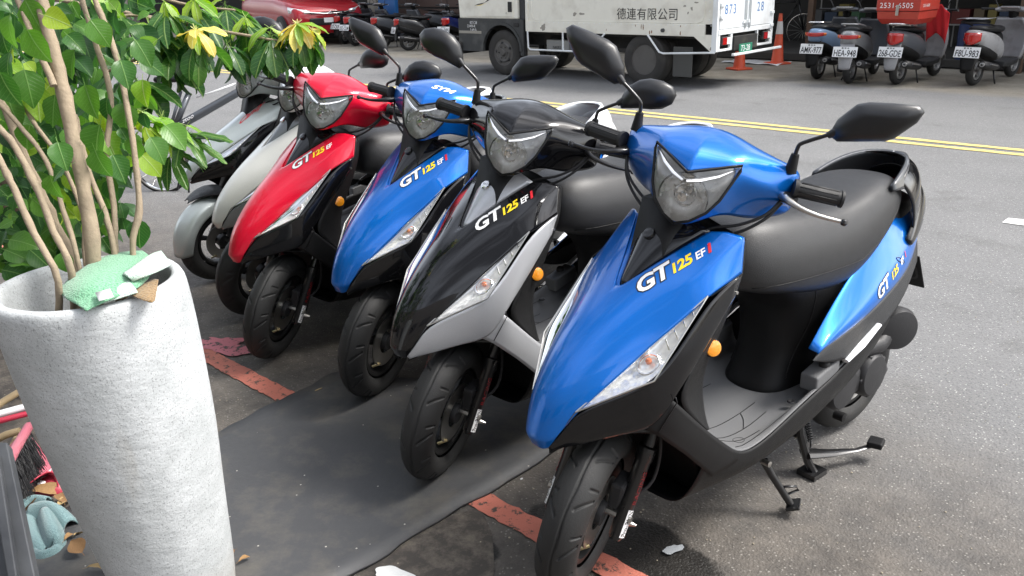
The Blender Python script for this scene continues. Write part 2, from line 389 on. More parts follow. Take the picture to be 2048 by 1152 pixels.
def blob(cx,cy,rx,ry,n=60,j=.25,seed=1,rot=0):
    r=random.Random(seed); ph=[(r.uniform(0,6.28),r.uniform(.3,1)) for _ in range(9)]; P=[]
    for i in range(n):
        t=2*math.pi*i/n; k=1+j*sum(math.sin((q+2)*t+a)*b/(q*.6+1) for q,(a,b) in enumerate(ph))*.8
        x,y=rx*k*math.cos(t),ry*k*math.sin(t); P.append((cx+x*math.cos(rot)-y*math.sin(rot),cy+x*math.sin(rot)+y*math.cos(rot)))
    return P
struct(rsheet('road',[(-90,-6),(60,-6),(60,90),(-90,90)],0,RM))
def worn(name,col,under,cut=.62,scale=26,rough=.7,soft=.06):
    m,n,b=newmat(name); L=n.links.new; N=n.nodes.new; tc=N('ShaderNodeTexCoord')
    t=N('ShaderNodeTexNoise'); t.inputs['Scale'].default_value=scale; t.inputs['Detail'].default_value=9; t.inputs['Roughness'].default_value=.72; L(tc.outputs['Object'],t.inputs['Vector'])
    r=N('ShaderNodeMapRange'); r.inputs[1].default_value=cut-soft; r.inputs[2].default_value=cut; L(t.outputs[0],r.inputs[0])
    t2=N('ShaderNodeTexNoise'); t2.inputs['Scale'].default_value=6; t2.inputs['Detail'].default_value=8; L(tc.outputs['Object'],t2.inputs['Vector'])
    x0=N('ShaderNodeMix'); x0.data_type='RGBA'; x0.inputs['A'].default_value=(*[c*.72 for c in col],1); x0.inputs['B'].default_value=(*[min(1,c*1.2) for c in col],1); L(t2.outputs[0],x0.inputs['Factor'])
    x=N('ShaderNodeMix'); x.data_type='RGBA'; L(x0.outputs['Result'],x.inputs['A']); x.inputs['B'].default_value=(*under,1); L(r.outputs[0],x.inputs['Factor'])
    L(x.outputs['Result'],b.inputs['Base Color']); b.inputs['Roughness'].default_value=rough
    bp=N('ShaderNodeBump'); bp.inputs['Strength'].default_value=.6; bp.inputs['Distance'].default_value=.003; t3=N('ShaderNodeTexNoise'); t3.inputs['Scale'].default_value=160; L(tc.outputs['Object'],t3.inputs['Vector']); L(t3.outputs[0],bp.inputs['Height']); L(bp.outputs[0],b.inputs['Normal'])
    return m
RED=worn('worn_red_line',(.52,.165,.115),(.07,.055,.045),.60,30)
YEL=worn('worn_yellow_line',(.60,.48,.17),(.15,.15,.14),.68,30)
WHT=worn('worn_white_line',(.78,.78,.76),(.16,.16,.155),.72,40)
PNK=worn('pink_stain',(.55,.17,.20),(.07,.055,.048),.56,22,soft=.02)
def jag(a0,a1,p0,p1,step=.03,j=.004,seed=0):
    r=random.Random(seed); n=max(2,int((a1-a0)/step)); A=[(a0+(a1-a0)*i/n+r.uniform(-j,j)*0,p0+r.uniform(-j,j)) for i in range(n+1)]; B=[(a0+(a1-a0)*i/n,p1+r.uniform(-j,j)) for i in range(n,-1,-1)]
    return A+B
struct(rsheet('red_kerb_line',jag(-9,-.25,1.415,1.495,.02,.004,1),.004,RED))
struct(rsheet('yellow_centre_line',jag(-60,25,7.400,7.490,.06,.006,2),.004,YEL))
struct(rsheet('yellow_centre_line',jag(-60,25,7.585,7.675,.06,.006,3),.004,YEL))
q=[at(2004,446),at(2016,437),at(2120,447),at(2120,462)]
struct(wsheet('white_dash_line',q,.004,WHT))
c=at(452,694); struct(wsheet('pink_paint_stain',[Vector((x,y,0)) for x,y in blob(c.x,c.y,.13,.075,90,.45,4,math.radians(-35))],.0055,PNK))
c=at(790,1150); struct(wsheet('white_paint_patch',[Vector((x,y,0)) for x,y in blob(c.x,c.y-.01,.055,.028,50,.15,9,math.radians(-20))],.009,WHT))
WAT=simple('sky_pale_water',(.34,.36,.38),.05,spec=1)  # pale base colour stands in for bright sky mirrored in the puddle
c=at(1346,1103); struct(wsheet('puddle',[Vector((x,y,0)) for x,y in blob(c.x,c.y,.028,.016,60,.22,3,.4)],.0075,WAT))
# grit and soil beside the mat, tan dust
SOIL=worn('dusty_concrete',(.17,.145,.115),(.06,.052,.045),.55,14,.9,.2)
struct(wsheet('pavement',[at(708,1158),at(868,1045),at(1000,990)-NA*.08,at(1000,1060)-NA*.03,at(1000,1130)-NA*.02,at(960,1300),at(600,1300)],.003,SOIL))
struct(rsheet('pavement',[(-9,-6),(-1.9,-6),(-1.9,.62),(-2.6,.9),(-9,1.05)],.0025,SOIL))
# the rubber mat: a loose slab with a curled edge
def rubbermat():
    m,n,b=newmat('rubber_mat'); L=n.links.new; N=n.nodes.new; tc=N('ShaderNodeTexCoord')
    def noise(s,d=6): t=N('ShaderNodeTexNoise'); t.inputs['Scale'].default_value=s; t.inputs['Detail'].default_value=d; t.inputs['Roughness'].default_value=.7; L(tc.outputs['Object'],t.inputs['Vector']); return t.outputs[0]
    r=N('ShaderNodeMapRange'); r.inputs[1].default_value=.48; r.inputs[2].default_value=.85; L(noise(4.5,9),r.inputs[0])
    x=N('ShaderNodeMix'); x.data_type='RGBA'; x.inputs['A'].default_value=(.058,.059,.062,1); x.inputs['B'].default_value=(.15,.135,.11,1); L(r.outputs[0],x.inputs['Factor'])
    v=N('ShaderNodeTexVoronoi'); v.inputs['Scale'].default_value=60; L(tc.outputs['Object'],v.inputs['Vector']); sp_=N('ShaderNodeSeparateColor'); L(v.outputs['Color'],sp_.inputs[0])
    g=N('ShaderNodeMath'); g.operation='GREATER_THAN'; g.inputs[1].default_value=.965; L(sp_.outputs[0],g.inputs[0]); l=N('ShaderNodeMath'); l.operation='LESS_THAN'; l.inputs[1].default_value=.16; L(v.outputs['Distance'],l.inputs[0])
    mm=N('ShaderNodeMath'); mm.operation='MULTIPLY'; L(g.outputs[0],mm.inputs[0]); L(l.outputs[0],mm.inputs[1])
    y=N('ShaderNodeMix'); y.data_type='RGBA'; L(x.outputs['Result'],y.inputs['A']); y.inputs['B'].default_value=(.42,.40,.36,1); L(mm.outputs[0],y.inputs['Factor'])
    L(y.outputs['Result'],b.inputs['Base Color']); r2=N('ShaderNodeMapRange'); r2.inputs[3].default_value=.42; r2.inputs[4].default_value=.75; L(noise(8),r2.inputs[0]); L(r2.outputs[0],b.inputs['Roughness'])
    bp=N('ShaderNodeBump'); bp.inputs['Strength'].default_value=.35; bp.inputs['Distance'].default_value=.003; L(noise(50),bp.inputs['Height']); L(bp.outputs[0],b.inputs['Normal'])
    return m
A0,A1,B1,B0=at(452,862),at(690,738),at(1010,783)+UA*.25,at(718,1145)
B1=at(1290,800); A1=at(668,750)
A0=A0-(A1-A0)*1.6; B0=B0-(B1-B0).normalized()*.6
V=[];nu,nv=40,14; o=A0.copy(); rr=random.Random(5)
for i in range(nu+1):
    for j in range(nv+1):
        u,v=i/nu,j/nv; top=A0.lerp(A1,u); bot=B0.lerp(B1,u); p=bot.lerp(top,v)
        if v in(0,1): p=p+NA.cross(Vector((0,0,1)))*(.006*math.sin(u*23)+.004*math.sin(u*57)+rr.uniform(-.002,.002))
        z=.0125+.0035*max(0,math.sin(u*9+v*3))*(1 if v in(0,1) else .4)
        V.append((p.x-o.x,p.y-o.y,z))
mo=mk('rubber_mat',V,gridf(nu+1,nv+1),rubbermat(),None,solid=.008); mo.location=(o.x,o.y,0)
tag(mo,'dark rubber sheet lying on the asphalt between the planter and the scooter wheels','mat')
# loose grit: too much to count
V,F=[],[]; rr=random.Random(11)
def chip(x,y,s,z=0):
    b=len(V); k=rr.randint(4,6); 
    for lev,(sc_,h) in enumerate(((1,0),(.7,.45))):
        for i in range(k):
            t=2*math.pi*i/k+rr.uniform(-.3,.3); V.append((x+s*sc_*math.cos(t)*rr.uniform(.7,1.2),y+s*sc_*math.sin(t),z+s*h))
    for i in range(k): F.append((b+i,b+(i+1)%k,b+k+(i+1)%k,b+k+i))
    F.append(tuple(b+k+i for i in range(k)))
for _ in range(1500):
    a=rr.uniform(-5,.2); p=rr.choice([rr.gauss(1.1,.25),rr.uniform(.4,2.4),rr.uniform(1,5)]); q=RD(a,p); chip(q.x,q.y,rr.choice([.0012,.0018,.0025,.0035]),.0125 if False else 0.002)
go=mk('grit',V,F,simple('grit',(.33,.29,.22),.9,var=.4),None,smooth=False); go['kind']='stuff'; tag(go,'pale grit and crumbs scattered over the asphalt near the kerb','grit')
# ================================================================== the scooters in the front row
# local frame: x forward, y to the rider's left, z up; origin = contact patch of the front tyre
RAKE,TRAIL,TR=.47457,.0748,.217
def tyre(name,R,w,mat,parent,M=None,c=(0,0,0),nt=360,nv=30,groove=True,rin=.125):
    """tread with moulded grooves; axis along y, centred on c"""
    a=np.linspace(0,2*np.pi,nt,endpoint=False)
    s=np.linspace(-1,1,nv)                       # across the section, bead to bead
    ph=s*2.35                                     # section angle
    h=(R-rin)
    yy=np.sin(ph)*w/2; rr=R-h*.5+h*.5*np.cos(ph)*1.0
    rr=np.where(np.abs(ph)>1.9,rr,R-(h*.52)*(1-np.cos(np.clip(np.abs(ph),0,1.9)))**.9)
    A,Sx=np.meshgrid(a,s,indexing='ij'); YY=np.broadcast_to(yy,A.shape).copy(); RR=np.broadcast_to(rr,A.shape).copy()
    if groove:
        n=22; t=(A*n/(2*np.pi))
        def g(d,wd): return np.exp(-(d/wd)**4)
        def fr(x): return x-np.round(x)
        u=Sx*1.6; au=np.abs(u)
        dep=g(u-.05-.03*np.abs(fr(t/2))*2,.028)
        side=np.where(u>0,0,.5)
        # swept main sipe with a hook, then short sipes between
        curve=.55*np.clip(au-.15,0,1)**.7
        d1=fr((t+side)/2-curve)*2; dep=np.maximum(dep,g(d1,.075)*((au>.22)&(au<.80)))
        d2=fr((t+side)/2-.5-.15*au)*2; dep=np.maximum(dep,g(d2,.065)*((au>.48)&(au<.86)))
        RR-=dep*.0055
    X=c[0]+RR*np.cos(A); Z=c[2]+RR*np.sin(A); Y=c[1]+YY
    V=np.stack([X,Y,Z],-1).reshape(-1,3); nt_,nv_=A.shape
    i=np.arange(nt_)[:,None]; j=np.arange(nv_-1)[None]; i2=(i+1)%nt_
    F=np.stack([i*nv_+j,i2*nv_+j,i2*nv_+j+1,i*nv_+j+1],-1).reshape(-1,4)
    if M is not None:
        m=np.array(M); V=V@m[:3,:3].T+m[:3,3]
    o=mk(name,V.tolist(),F.tolist(),mat,parent); return o
def rim(parent_,mat,M,c,y0=.032,R=.132,name='rim',spokes=6):
    o=lathe(name,[(R-.012,-y0),(R,-y0),(R+.004,-y0+.004),(R-.006,-y0+.012),(R-.012,0),(R-.006,y0-.012),(R+.004,y0-.004),(R,y0),(R-.012,y0),(R-.018,y0-.01),(R-.02,0),(R-.018,-y0+.01),(R-.012,-y0)],mat,parent_,40,'y',c,M=M,cap=False)
    return o
def wheel_spokes(mat,parent,M,c,n=5,R=.12):
    V,F=[],[]
    for k in range(n):
        t=2*math.pi*k/n+.3; d=Vector((math.cos(t),0,math.sin(t)))
        tubegeo([Vector(c)+d*.03,Vector(c)+d*.07,Vector(c)+d*R],[.017,.012,.016],8,V,F)
    return mk('spokes',V,F,mat,parent,M=M,autos=40)
def crease_cover(o):
    # rows of the net are the stations across the bar, columns run bottom > lamp edge > brow > top > back
    c=7; n=8; W={}
    def add(a,b,w_): W[tuple(sorted((a,b)))]=w_
    for i in range(3,7): add(i*c+1,(i+1)*c+1,.95); add(i*c+4,(i+1)*c+4,.5)
    for i in range(0,3): add(i*c+3,(i+1)*c+3,.9)
    for j in range(0,3): add(3*c+j,3*c+j+1,.85)
    for i in (6,):
        for j in range(0,6): add(i*c+j,i*c+j+1,.9)
    add(0*c+3,0*c+4,.8); add(0*c+2,0*c+3,.6)
    me=o.data; vs=[v.co.copy() for v in me.vertices]; N0=n*c
    # find mirrored partners: appended in order for every vertex off the centre line
    mp={}; k=N0
    for i in range(N0):
        if i<c: mp[i]=i
        else: mp[i]=k; k+=1
    for (a,b),w_ in list(W.items()): W[tuple(sorted((mp[a],mp[b])))]=w_
    at_=me.attributes.get('crease_edge') or me.attributes.new('crease_edge','FLOAT','EDGE')
    for e in me.edges:
        q=tuple(sorted(e.vertices))
        if q in W: at_.data[e.index].value=W[q]
def scooter(cfg):
    K=cfg; L=None
    root=thing('motor_scooter',K['label'],'scooter',K['pos']+(0,),K['rz'],'scooters parked side by side in the front row')
    st=K['steer']; O=Vector((TRAIL,0,0)); ax=Vector((-math.sin(RAKE),0,math.cos(RAKE)))
    H=Matrix.Translation(O)@Matrix.Rotation(st,4,ax)@Matrix.Translation(-O)
    style=K.get('style','gt'); PM=K['paint']; candy=style=='candy'
    def S(x,y,z):      # the shield of the small silver scooter sits higher and is narrower
        if candy: return (x-.03,y*.9,.86-(.86-z)*.80)
        return (x,y,z)
    def SR(rows): return [[S(*p) for p in r] for r in rows]
    # ---------------- front panel
    rows=[[(.136,0,.434),(.137,.010,.434),(.136,.020,.435),(.130,.027,.439)],
          [(.152,0,.462),(.150,.016,.462),(.142,.032,.463),(.124,.044,.466)],
          [(.128,0,.540),(.125,.026,.539),(.112,.050,.536),(.086,.072,.528)],
          [(.060,0,.622),(.054,.038,.620),(.030,.078,.614),(-.012,.112,.602)],
          [(-.020,0,.690),(-.026,.048,.688),(-.050,.100,.672),(-.075,.130,.650)],
          [(-.091,0,.737),(-.096,.050,.739),(-.106,.108,.716),(-.115,.149,.681)],
          [(-.150,.030,.776),(-.155,.070,.775),(-.160,.126,.756),(-.165,.168,.718)],
          [(-.205,.060,.811),(-.212,.095,.806),(-.215,.145,.787),(-.212,.182,.752)],
          [(-.250,.086,.839),(-.262,.118,.837),(-.275,.158,.824),(-.262,.189,.770)],
          [(-.293,.112,.866),(-.315,.140,.866),(-.338,.171,.856),(-.306,.192,.784)]]
    if candy:   # no emblem inset: a plain curved panel
        for i,(cx,cz) in zip((6,7,8,9),((-.150,.790),(-.205,.838),(-.25,.872),(-.285,.895))):
            r=rows[i]; r[0]=(cx,0,cz); r[1]=((cx+r[2][0])/2,r[1][1]*.6+.02,(cz+r[2][2])/2+.012)
    fp=patch('front_panel',SR(rows),PM,root,mirror=True,sub=3,solid=.004,cc=[(2,6,9,.75),(1,7,9,.5),(1,0,2,.6)],cr_=[(1,0,3,.8)])
    # front edge returns of the panel to give it depth
    if not candy:
        inr=[(-.119,0,.752),(-.119,.004,.752),(-.165,.026,.782),(-.214,.053,.812),(-.256,.078,.840),(-.299,.102,.864)]
        out=[(-.091,0,.737),(-.096,.012,.741),(-.150,.030,.776),(-.205,.060,.811),(-.250,.086,.839),(-.293,.112,.866)]
        patch('panel_edge',[[a,((a[0]+b[0])/2-.001,(a[1]+b[1])/2,(a[2]+b[2])/2-.001),b] for a,b in zip(out,inr)],PM,root,mirror=True,sub=2,solid=.003)
        er=[[(-.121,0,.750),(-.122,.003,.750),(-.124,.006,.751)],
            [(-.160,0,.796),(-.162,.014,.794),(-.168,.028,.782)],
            [(-.198,0,.838),(-.200,.030,.832),(-.216,.055,.812)],
            [(-.225,0,.868),(-.232,.044,.860),(-.258,.080,.840)],
            [(-.275,0,.905),(-.285,.056,.895),(-.301,.104,.864)]]
        em=patch('emblem_cover',er,K['emblem'],root,mirror=True,sub=2,solid=.003)
        bo=lathe('badge',[(0,.006),(.010,.006),(.0135,.005),(.015,.0),(.015,-.004)],M_['chrome'] if K['emblem']!=M_['black'] else M_['blacksteel'],em,24,'z',M=Matrix.Translation((-.212,0,.856))@Matrix.Rotation(math.radians(42),4,'Y'))
        flattext('badge_letter','S',.020,M_['steel'],em,(-.2065,-.006,.8565),(0,1,0),(-.67,0,.74),shear=.3)
        if style=='fighter':
            V=[(-.135,.035,.772),(-.20,.085,.815),(-.215,.10,.80),(-.15,.05,.763)]
            patch('air_slot',[[(-.150,.040,.777),(-.157,.05,.776)],[(-.18,.062,.795),(-.19,.085,.792)],[(-.215,.085,.816),(-.218,.095,.812)]],M_['inkk'],root,sub=1,solid=.008,off=1)
    # ---------------- side of the nose / lower shield
    Uc=[(.130,.028,.438),(.112,.052,.478),(.086,.072,.527),(.020,.126,.562),(-.044,.181,.598),(-.126,.188,.672),(-.208,.188,.750),(-.306,.194,.784)]
    Lc=[(.124,.028,.430),(.100,.052,.440),(.075,.080,.448),(.010,.130,.470),(-.050,.176,.478),(-.086,.197,.548),(-.178,.199,.636),(-.270,.197,.728)]
    rows=[[u,(u[0]*.6+l[0]*.4,(u[1]*.6+l[1]*.4)+(.006 if 0<i<7 else 0),u[2]*.6+l[2]*.4),(u[0]*.2+l[0]*.8,(u[1]*.2+l[1]*.8)+.004,u[2]*.2+l[2]*.8),l] for i,(u,l) in enumerate(zip(Uc,Lc))]
    for s in (1,-1):
        rr=[[(p[0],p[1]*s,p[2]) for p in r] for r in SR(rows)]
        patch('lower_shield',rr,K['lower'],root,sub=2,solid=.003,flip=s<0)
    # limb of the shield running down beside the floor
    Ut=[(-.070,.176,.560),(-.090,.196,.543),(-.140,.202,.488),(-.202,.203,.427),(-.275,.204,.362),(-.349,.204,.304)]
    Lt=[(-.020,.148,.488),(-.056,.176,.466),(-.085,.193,.434),(-.129,.195,.397),(-.185,.197,.340),(-.236,.196,.288)]
    for s in (1,-1):
        rr=[[(u[0],u[1]*s,u[2]),((u[0]+l[0])/2,((u[1]+l[1])/2+.006)*s,(u[2]+l[2])/2),(l[0],l[1]*s,l[2])] for u,l in zip(Ut,Lt)]
        patch('shield_limb',rr,K['limb'],root,sub=2,solid=.003,flip=s<0)
    # ---------------- position lamps with indicator
    T,P_,Cc=Vector((.086,.072,.528)),Vector((-.208,.182,.753)),Vector((-.044,.180,.600))
    for s in (1,-1):
        def lrow(t):
            a=T.lerp(P_,t); b=T.lerp(Cc,t/.52) if t<.52 else Cc.lerp(P_,(t-.52)/.48); return a,b
        f1,f2=[],[]
        for t in (.015,.14,.28,.40,.52,.64,.76,.88,.985):
            a,b=lrow(t); n=Vector((.35,.72,-.25)).normalized()*.0; bul=Vector((.45,.75,.1))*min((a-b).length*.13,.012)
            r=[a,a.lerp(b,.33)+bul,a.lerp(b,.66)+bul,b]; q=[S(p.x,p.y,p.z) for p in r]
            f1.append([(p[0],p[1]*s,p[2]) for p in q])
            inn=Vector((-.028,-.020,.008))*min(1,(a-b).length/.05)
            r=[a,a.lerp(b,.2)+inn*.8,a.lerp(b,.5)+inn,a.lerp(b,.8)+inn*.8,b]; q=[S(p.x,p.y,p.z) for p in r]; f2.append([(p[0],p[1]*s,p[2]) for p in q])
        lp=patch('position_lamp',f2,M_['facet2'],root,sub=1,solid=0,flip=s<0)
        le=patch('lamp_lens',f1,M_['lens'],lp,sub=2,solid=0,flip=s<0)
        def sph(nm,c,r,m):
            c=S(*c); c=(c[0],c[1]*s,c[2]); return lathe(nm,[(.0001,-r),(r*.7,-r*.7),(r,0),(r*.7,r*.7),(.0001,r)],m,lp,14,'z',c)
        lc_=Vector((-.055,.152,.620)); e1=(P_-T).normalized(); e2=(Cc-T.lerp(P_,.5)); e2=(e2-e1*e2.dot(e1)).normalized()
        sph('indicator_bulb',tuple(lc_+Vector((-.014,-.014,.004))),.008,M_['amberbulb']); sph('side_light_bulb',(.016,.090,.566),.0045,M_['chrome'])
        V,F=[],[]; rg=[]
        for i_ in range(21):
            a_=i_*math.pi/10; q=lc_+Vector((-.007,-.008,.001))+e1*(.026*math.cos(a_))+e2*(.021*math.sin(a_)); q=S(*q); rg.append((q[0],q[1]*s,q[2]))
        tubegeo(rg,.0032,6,V,F,cap=False)
        for k in range(4):
            t=.66+.07*k; a,b=lrow(t); a2=a.lerp(b,.25)+Vector((-.004,-.003,0)); b2=a.lerp(b,.8)+Vector((-.004,-.003,0)); a2=S(*a2);b2=S(*b2)
            tubegeo([(a2[0],a2[1]*s,a2[2]),(b2[0],b2[1]*s,b2[2])],.002,5,V,F)
        mk('lamp_trim',V,F,M_['chrome'],lp,autos=40)
        V,F=[],[]; path=[lrow(t)[0] for t in (.0,.3,.6,1)]+[lrow(t)[1] for t in (.9,.7,.52,.35,.15,0)]
        path=[S(*p) for p in path]; tubegeo([(p[0]+.002,p[1]*s,p[2]) for p in path],.0022,6,V,F); mk('lamp_rim',V,F,M_['steel'],lp,autos=60)
    for s in (1,-1):
        for nm,chain in (('panel_seam',[(.126,.046,.466),(.088,.073,.529)]),('panel_seam',[(-.209,.188,.753),(-.262,.193,.770),(-.306,.196,.785)]),('panel_seam',[(-.056,.1835,.470),(-.092,.2035,.540),(-.084,.205,.556)])):
            V,F=tubegeo([S(a,b*s,c) for a,b,c in chain],.0013,5); mk(nm,V,F,M_['inkk'],root)
        lathe('screw',[(.0001,.003),(.004,.0025),(.0045,-.002)],M_['steel'],root,10,'y',S(-.285,.199*s,.745))
    # ---------------- inner leg shield
    R=[[(-.340,.168,.850),(-.365,.155,.845),(-.380,.110,.845),(-.385,.05,.86),(-.385,0,.875)],
       [(-.306,.190,.784),(-.352,.172,.780),(-.372,.120,.775),(-.375,.05,.775),(-.375,0,.775)],
       [(-.265,.194,.728),(-.325,.172,.722),(-.345,.120,.715),(-.345,.05,.715),(-.345,0,.715)],
       [(-.178,.197,.636),(-.262,.178,.630),(-.300,.135,.625),(-.300,.05,.625),(-.300,0,.625)],
       [(-.086,.196,.548),(-.190,.176,.545),(-.262,.140,.540),(-.270,.05,.530),(-.270,0,.53)],
       [(-.140,.200,.488),(-.205,.182,.478),(-.262,.140,.470),(-.270,.05,.45),(-.270,0,.45)],
       [(-.202,.201,.427),(-.235,.185,.410),(-.268,.140,.390),(-.28,.05,.375),(-.28,0,.375)]]
    ish=patch('leg_shield',R,M_['matte'],root,mirror=True,sub=2,solid=.004,off=1)
    for s in (1,-1) if not candy else ():
        rf=lathe('side_reflector',[(0.0001,.006),(.014,.006),(.0185,.004),(.019,0),(.019,-.006)],M_['amber'],root,24,'z',M=Matrix.Translation((-.222,s*.192,.626))@Matrix.Rotation(math.radians(-78*s),4,'X')@Matrix.Rotation(math.radians(18),4,'Y'))
        lathe('reflector_mount',[(.022,-.02),(.022,0),(.02,.001)],M_['matte'],rf,20,'z',M=Matrix.Translation((-.222,s*.189,.626))@Matrix.Rotation(math.radians(-78*s),4,'X')@Matrix.Rotation(math.radians(18),4,'Y'))
    # ---------------- wheel arch liner and belly
    prof=[(.118,.432),(.07,.462),(.0,.478),(-.09,.462),(-.165,.420),(-.215,.350),(-.245,.270),(-.262,.205)]
    yw=[.03,.07,.12,.165,.17,.17,.165,.12]
    patch('wheel_arch',[[(x,0,z),(x,w*.6,z),(x+.01,w,z-.01 if i<5 else z)] for i,((x,z),w) in enumerate(zip(prof,yw))],M_['matte'],root,mirror=True,sub=2,solid=.003)
    if candy or True:
        loft('steering_tunnel',[[(x-.02,-.06,z),(x+.05,-.05,z),(x+.05,.05,z),(x-.02,.06,z)] for x,z in ((-.10,.47),(-.17,.62),(-.25,.80),(-.29,.93))],M_['matte'],root,sub=0)
    st_=[(-.202,.202,.425,.300,.200,.15),(-.275,.204,.362,.262,.187,.135),(-.349,.204,.302,.245,.180,.13),(-.45,.206,.318,.24,.176,.125),(-.60,.206,.366,.262,.186,.13),(-.72,.204,.390,.29,.205,.135),(-.82,.202,.425,.33,.225,.14),(-.93,.198,.468,.38,.262,.15),(-1.03,.186,.505,.43,.33,.15)]
    rows=[[(x,y,z),(x,y+.002,(z+zm)/2),(x+.01,y-.012,zm),(x+.02,yb,zb+.01),(x+.02,yb*.6,zb),(x+.02,0,zb)] for x,y,z,zm,zb,yb in st_]
    for s in (1,-1):
        patch('belly_cover',[[(p[0],p[1]*s,p[2]) for p in r] for r in rows],M_['black'] if K.get('glossbelly') else M_['mattegrey'] if False else M_['matte'],root,sub=2,solid=.003,flip=s<0)
    # ---------------- floorboard
    rows=[[(x,y-.001,z),(x,y-.016,z+.002),(x,y-.026,zf+.004),(x,.12,zf),(x,.05,zf),(x,0,zf)] for x,y,z,zf in ((-.205,.200,.427,.420),(-.262,.201,.372,.362),(-.330,.202,.318,.318),(-.385,.203,.308,.308),(-.48,.204,.326,.312),(-.60,.204,.366,.322),(-.72,.202,.392,.335),(-.80,.200,.418,.345))]
    fl=patch('floorboard',rows,M_['floor'],root,mirror=True,sub=2,solid=.004)
    T_=bvh_of(fl)
    V,F=[],[]
    def groove(pts,r=.0016):
        P=smoothpath([(a,b,0) for a,b in pts],r,4)[0]; Q=[]
        for p in P:
            h=T_.ray_cast(Vector((p.x,p.y,.6)),Vector((0,0,-1))); Q.append((p.x,p.y,(h[0].z if h[0] else .32)+.0003))
        tubegeo(Q,r,5,V,F,flat=.5)
    for s in (1,-1):
        for g in ([(-.26,.09),(-.34,.125),(-.44,.135),(-.55,.125)],[(-.30,.05),(-.38,.075),(-.47,.08),(-.57,.075)],[(-.34,.186),(-.48,.183),(-.60,.178)],[(-.33,.135),(-.385,.165),(-.46,.17)],[(-.44,.135),(-.48,.105),(-.50,.08)]):
            groove([(a,b*s) for a,b in g],.0013)
        groove([(-.385+.016*math.cos(t),.162*s+.013*math.sin(t)) for t in [i*math.pi/4 for i in range(9)]],.0009)
    mk('floor_groove',V,F,M_['matte'],fl)
    for s in (1,-1):
        V,F=boxgeo(-.76,-.655,.150,.202,.375,.408); V=[(a,b,c+(a+.7)*-.25+(.012 if c>.39 else 0)) for a,b,c in V]
        fb=mk('footrest_block',[(a,b*s,c) for a,b,c in V],F if s>0 else [f[::-1] for f in F],M_['floor'],root,smooth=False,bevel=.005)
        lathe('rubber_knob',[(.013,-.012),(.015,0),(.014,.008),(.009,.013),(0.0001,.015)],M_['grip'],fb,16,'z',(-.715,s*.183,.424))
        lathe('bolt',[(.011,0),(.009,.003),(.004,.002),(.0001,0)],M_['inkk'],fb,14,'z',(-.60,s*.165,.347))
    # ---------------- seat pedestal
    def ring(z,xf,w,xr,wr,n=6): return [(xf+.0,0,z),(xf-.012,w*.55,z),(xf-.05,w*.92,z),(xf-.12,w,z),(xr*.5+xf*.5,(w+wr)/2+.005,z),(xr,wr,z),(xr,-wr,z),(xr*.5+xf*.5,-(w+wr)/2-.005,z),(xf-.12,-w,z),(xf-.05,-w*.92,z),(xf-.012,-w*.55,z)]
    pdo=loft('seat_pedestal',[ring(.30,-.585,.115,-1.0,.15),ring(.345,-.615,.105,-1.0,.15),ring(.40,-.650,.100,-1.02,.155),ring(.50,-.668,.110,-1.06,.150),ring(.58,-.640,.120,-1.12,.145),ring(.64,-.56,.135,-1.16,.14),ring(.70,-.44,.105,-1.18,.10)],M_['matte'],root,cap=True,sub=2)
    pdv=bvh_of(pdo)
    for s in (1,-1):
        for ch in ([(-.70,.66),(-.735,.60),(-.745,.52),(-.715,.44),(-.68,.36)],[(-.80,.62),(-.90,.60),(-.98,.63)]):
            P=[]
            for a,b in [(q.x,q.z) for q in smoothpath([(a,0,b) for a,b in ch],1,4)[0]]:
                h=pdv.ray_cast(Vector((a,.4*s,b)),Vector((0,-s,0)))
                if h[0] is not None: P.append(h[0]+Vector((0,.0006*s,0)))
            if len(P)>2: V,F=tubegeo(P,.0016,5); mk('cover_seam',V,F,M_['inkk'],pdo)
    # ---------------- seat
    secs=[(-.418,.055,.772,.055,.735,.085,.700),( -.445,.075,.822,.105,.740,.100,.682),(-.50,.086,.850,.138,.745,.142,.660),(-.60,.105,.848,.158,.735,.160,.640),(-.72,.118,.836,.166,.715,.162,.612),(-.84,.124,.826,.168,.70,.160,.604),(-.93,.126,.838,.166,.715,.155,.630),(-1.02,.120,.856,.156,.735,.145,.682),(-1.11,.105,.860,.138,.765,.125,.742),(-1.19,.075,.848,.100,.790,.090,.780),(-1.225,.045,.828,.060,.800,.05,.79)]
    rings=[]
    for x,yr,zt,yw_,zw,yb,zb in secs:
        hf=[(x,0,zt),(x,yr*.6,zt-.002),(x,yr,zt-.014),(x,(yr+yw_)/2+.006,(zt*.6+zw*.4)-.012),(x,yw_,zw),(x,yb,zb),(x,yb*.5,zb-.005)]
        rings.append(hf+[(x,0,zb-.005)]+[(p[0],-p[1],p[2]) for p in hf[:0:-1]])
    seat=loft('seat',rings,K.get('seat',M_['seat']),root,sub=2)
    sv=bvh_of(seat)
    for s in (1,-1):
        P=[]
        for x in [-.47-.035*i for i in range(20)]:
            zz=.680 if x>-.9 else .680+(-.9-x)*.42
            h=sv.ray_cast(Vector((x,.4*s,zz+ .004*math.sin(x*9))),Vector((0,-s,0)))
            if h[0] is not None: P.append(h[0]+Vector((0,.0004*s,0)))
        if len(P)>3: V,F=tubegeo(P,.0014,5); mk('seat_seam',V,F,M_['matte'],seat)
    # ---------------- painted side panels and tail body
    up=[(-.640,.186,.490),(-.735,.170,.552),(-.845,.154,.615),(-.960,.142,.678),(-1.07,.130,.715),(-1.17,.112,.733),(-1.262,.092,.742)]
    lo=[(-.648,.194,.482),(-.745,.197,.500),(-.865,.195,.520),(-.985,.186,.548),(-1.10,.172,.578),(-1.19,.150,.605),(-1.275,.115,.640)]
    pans=[]
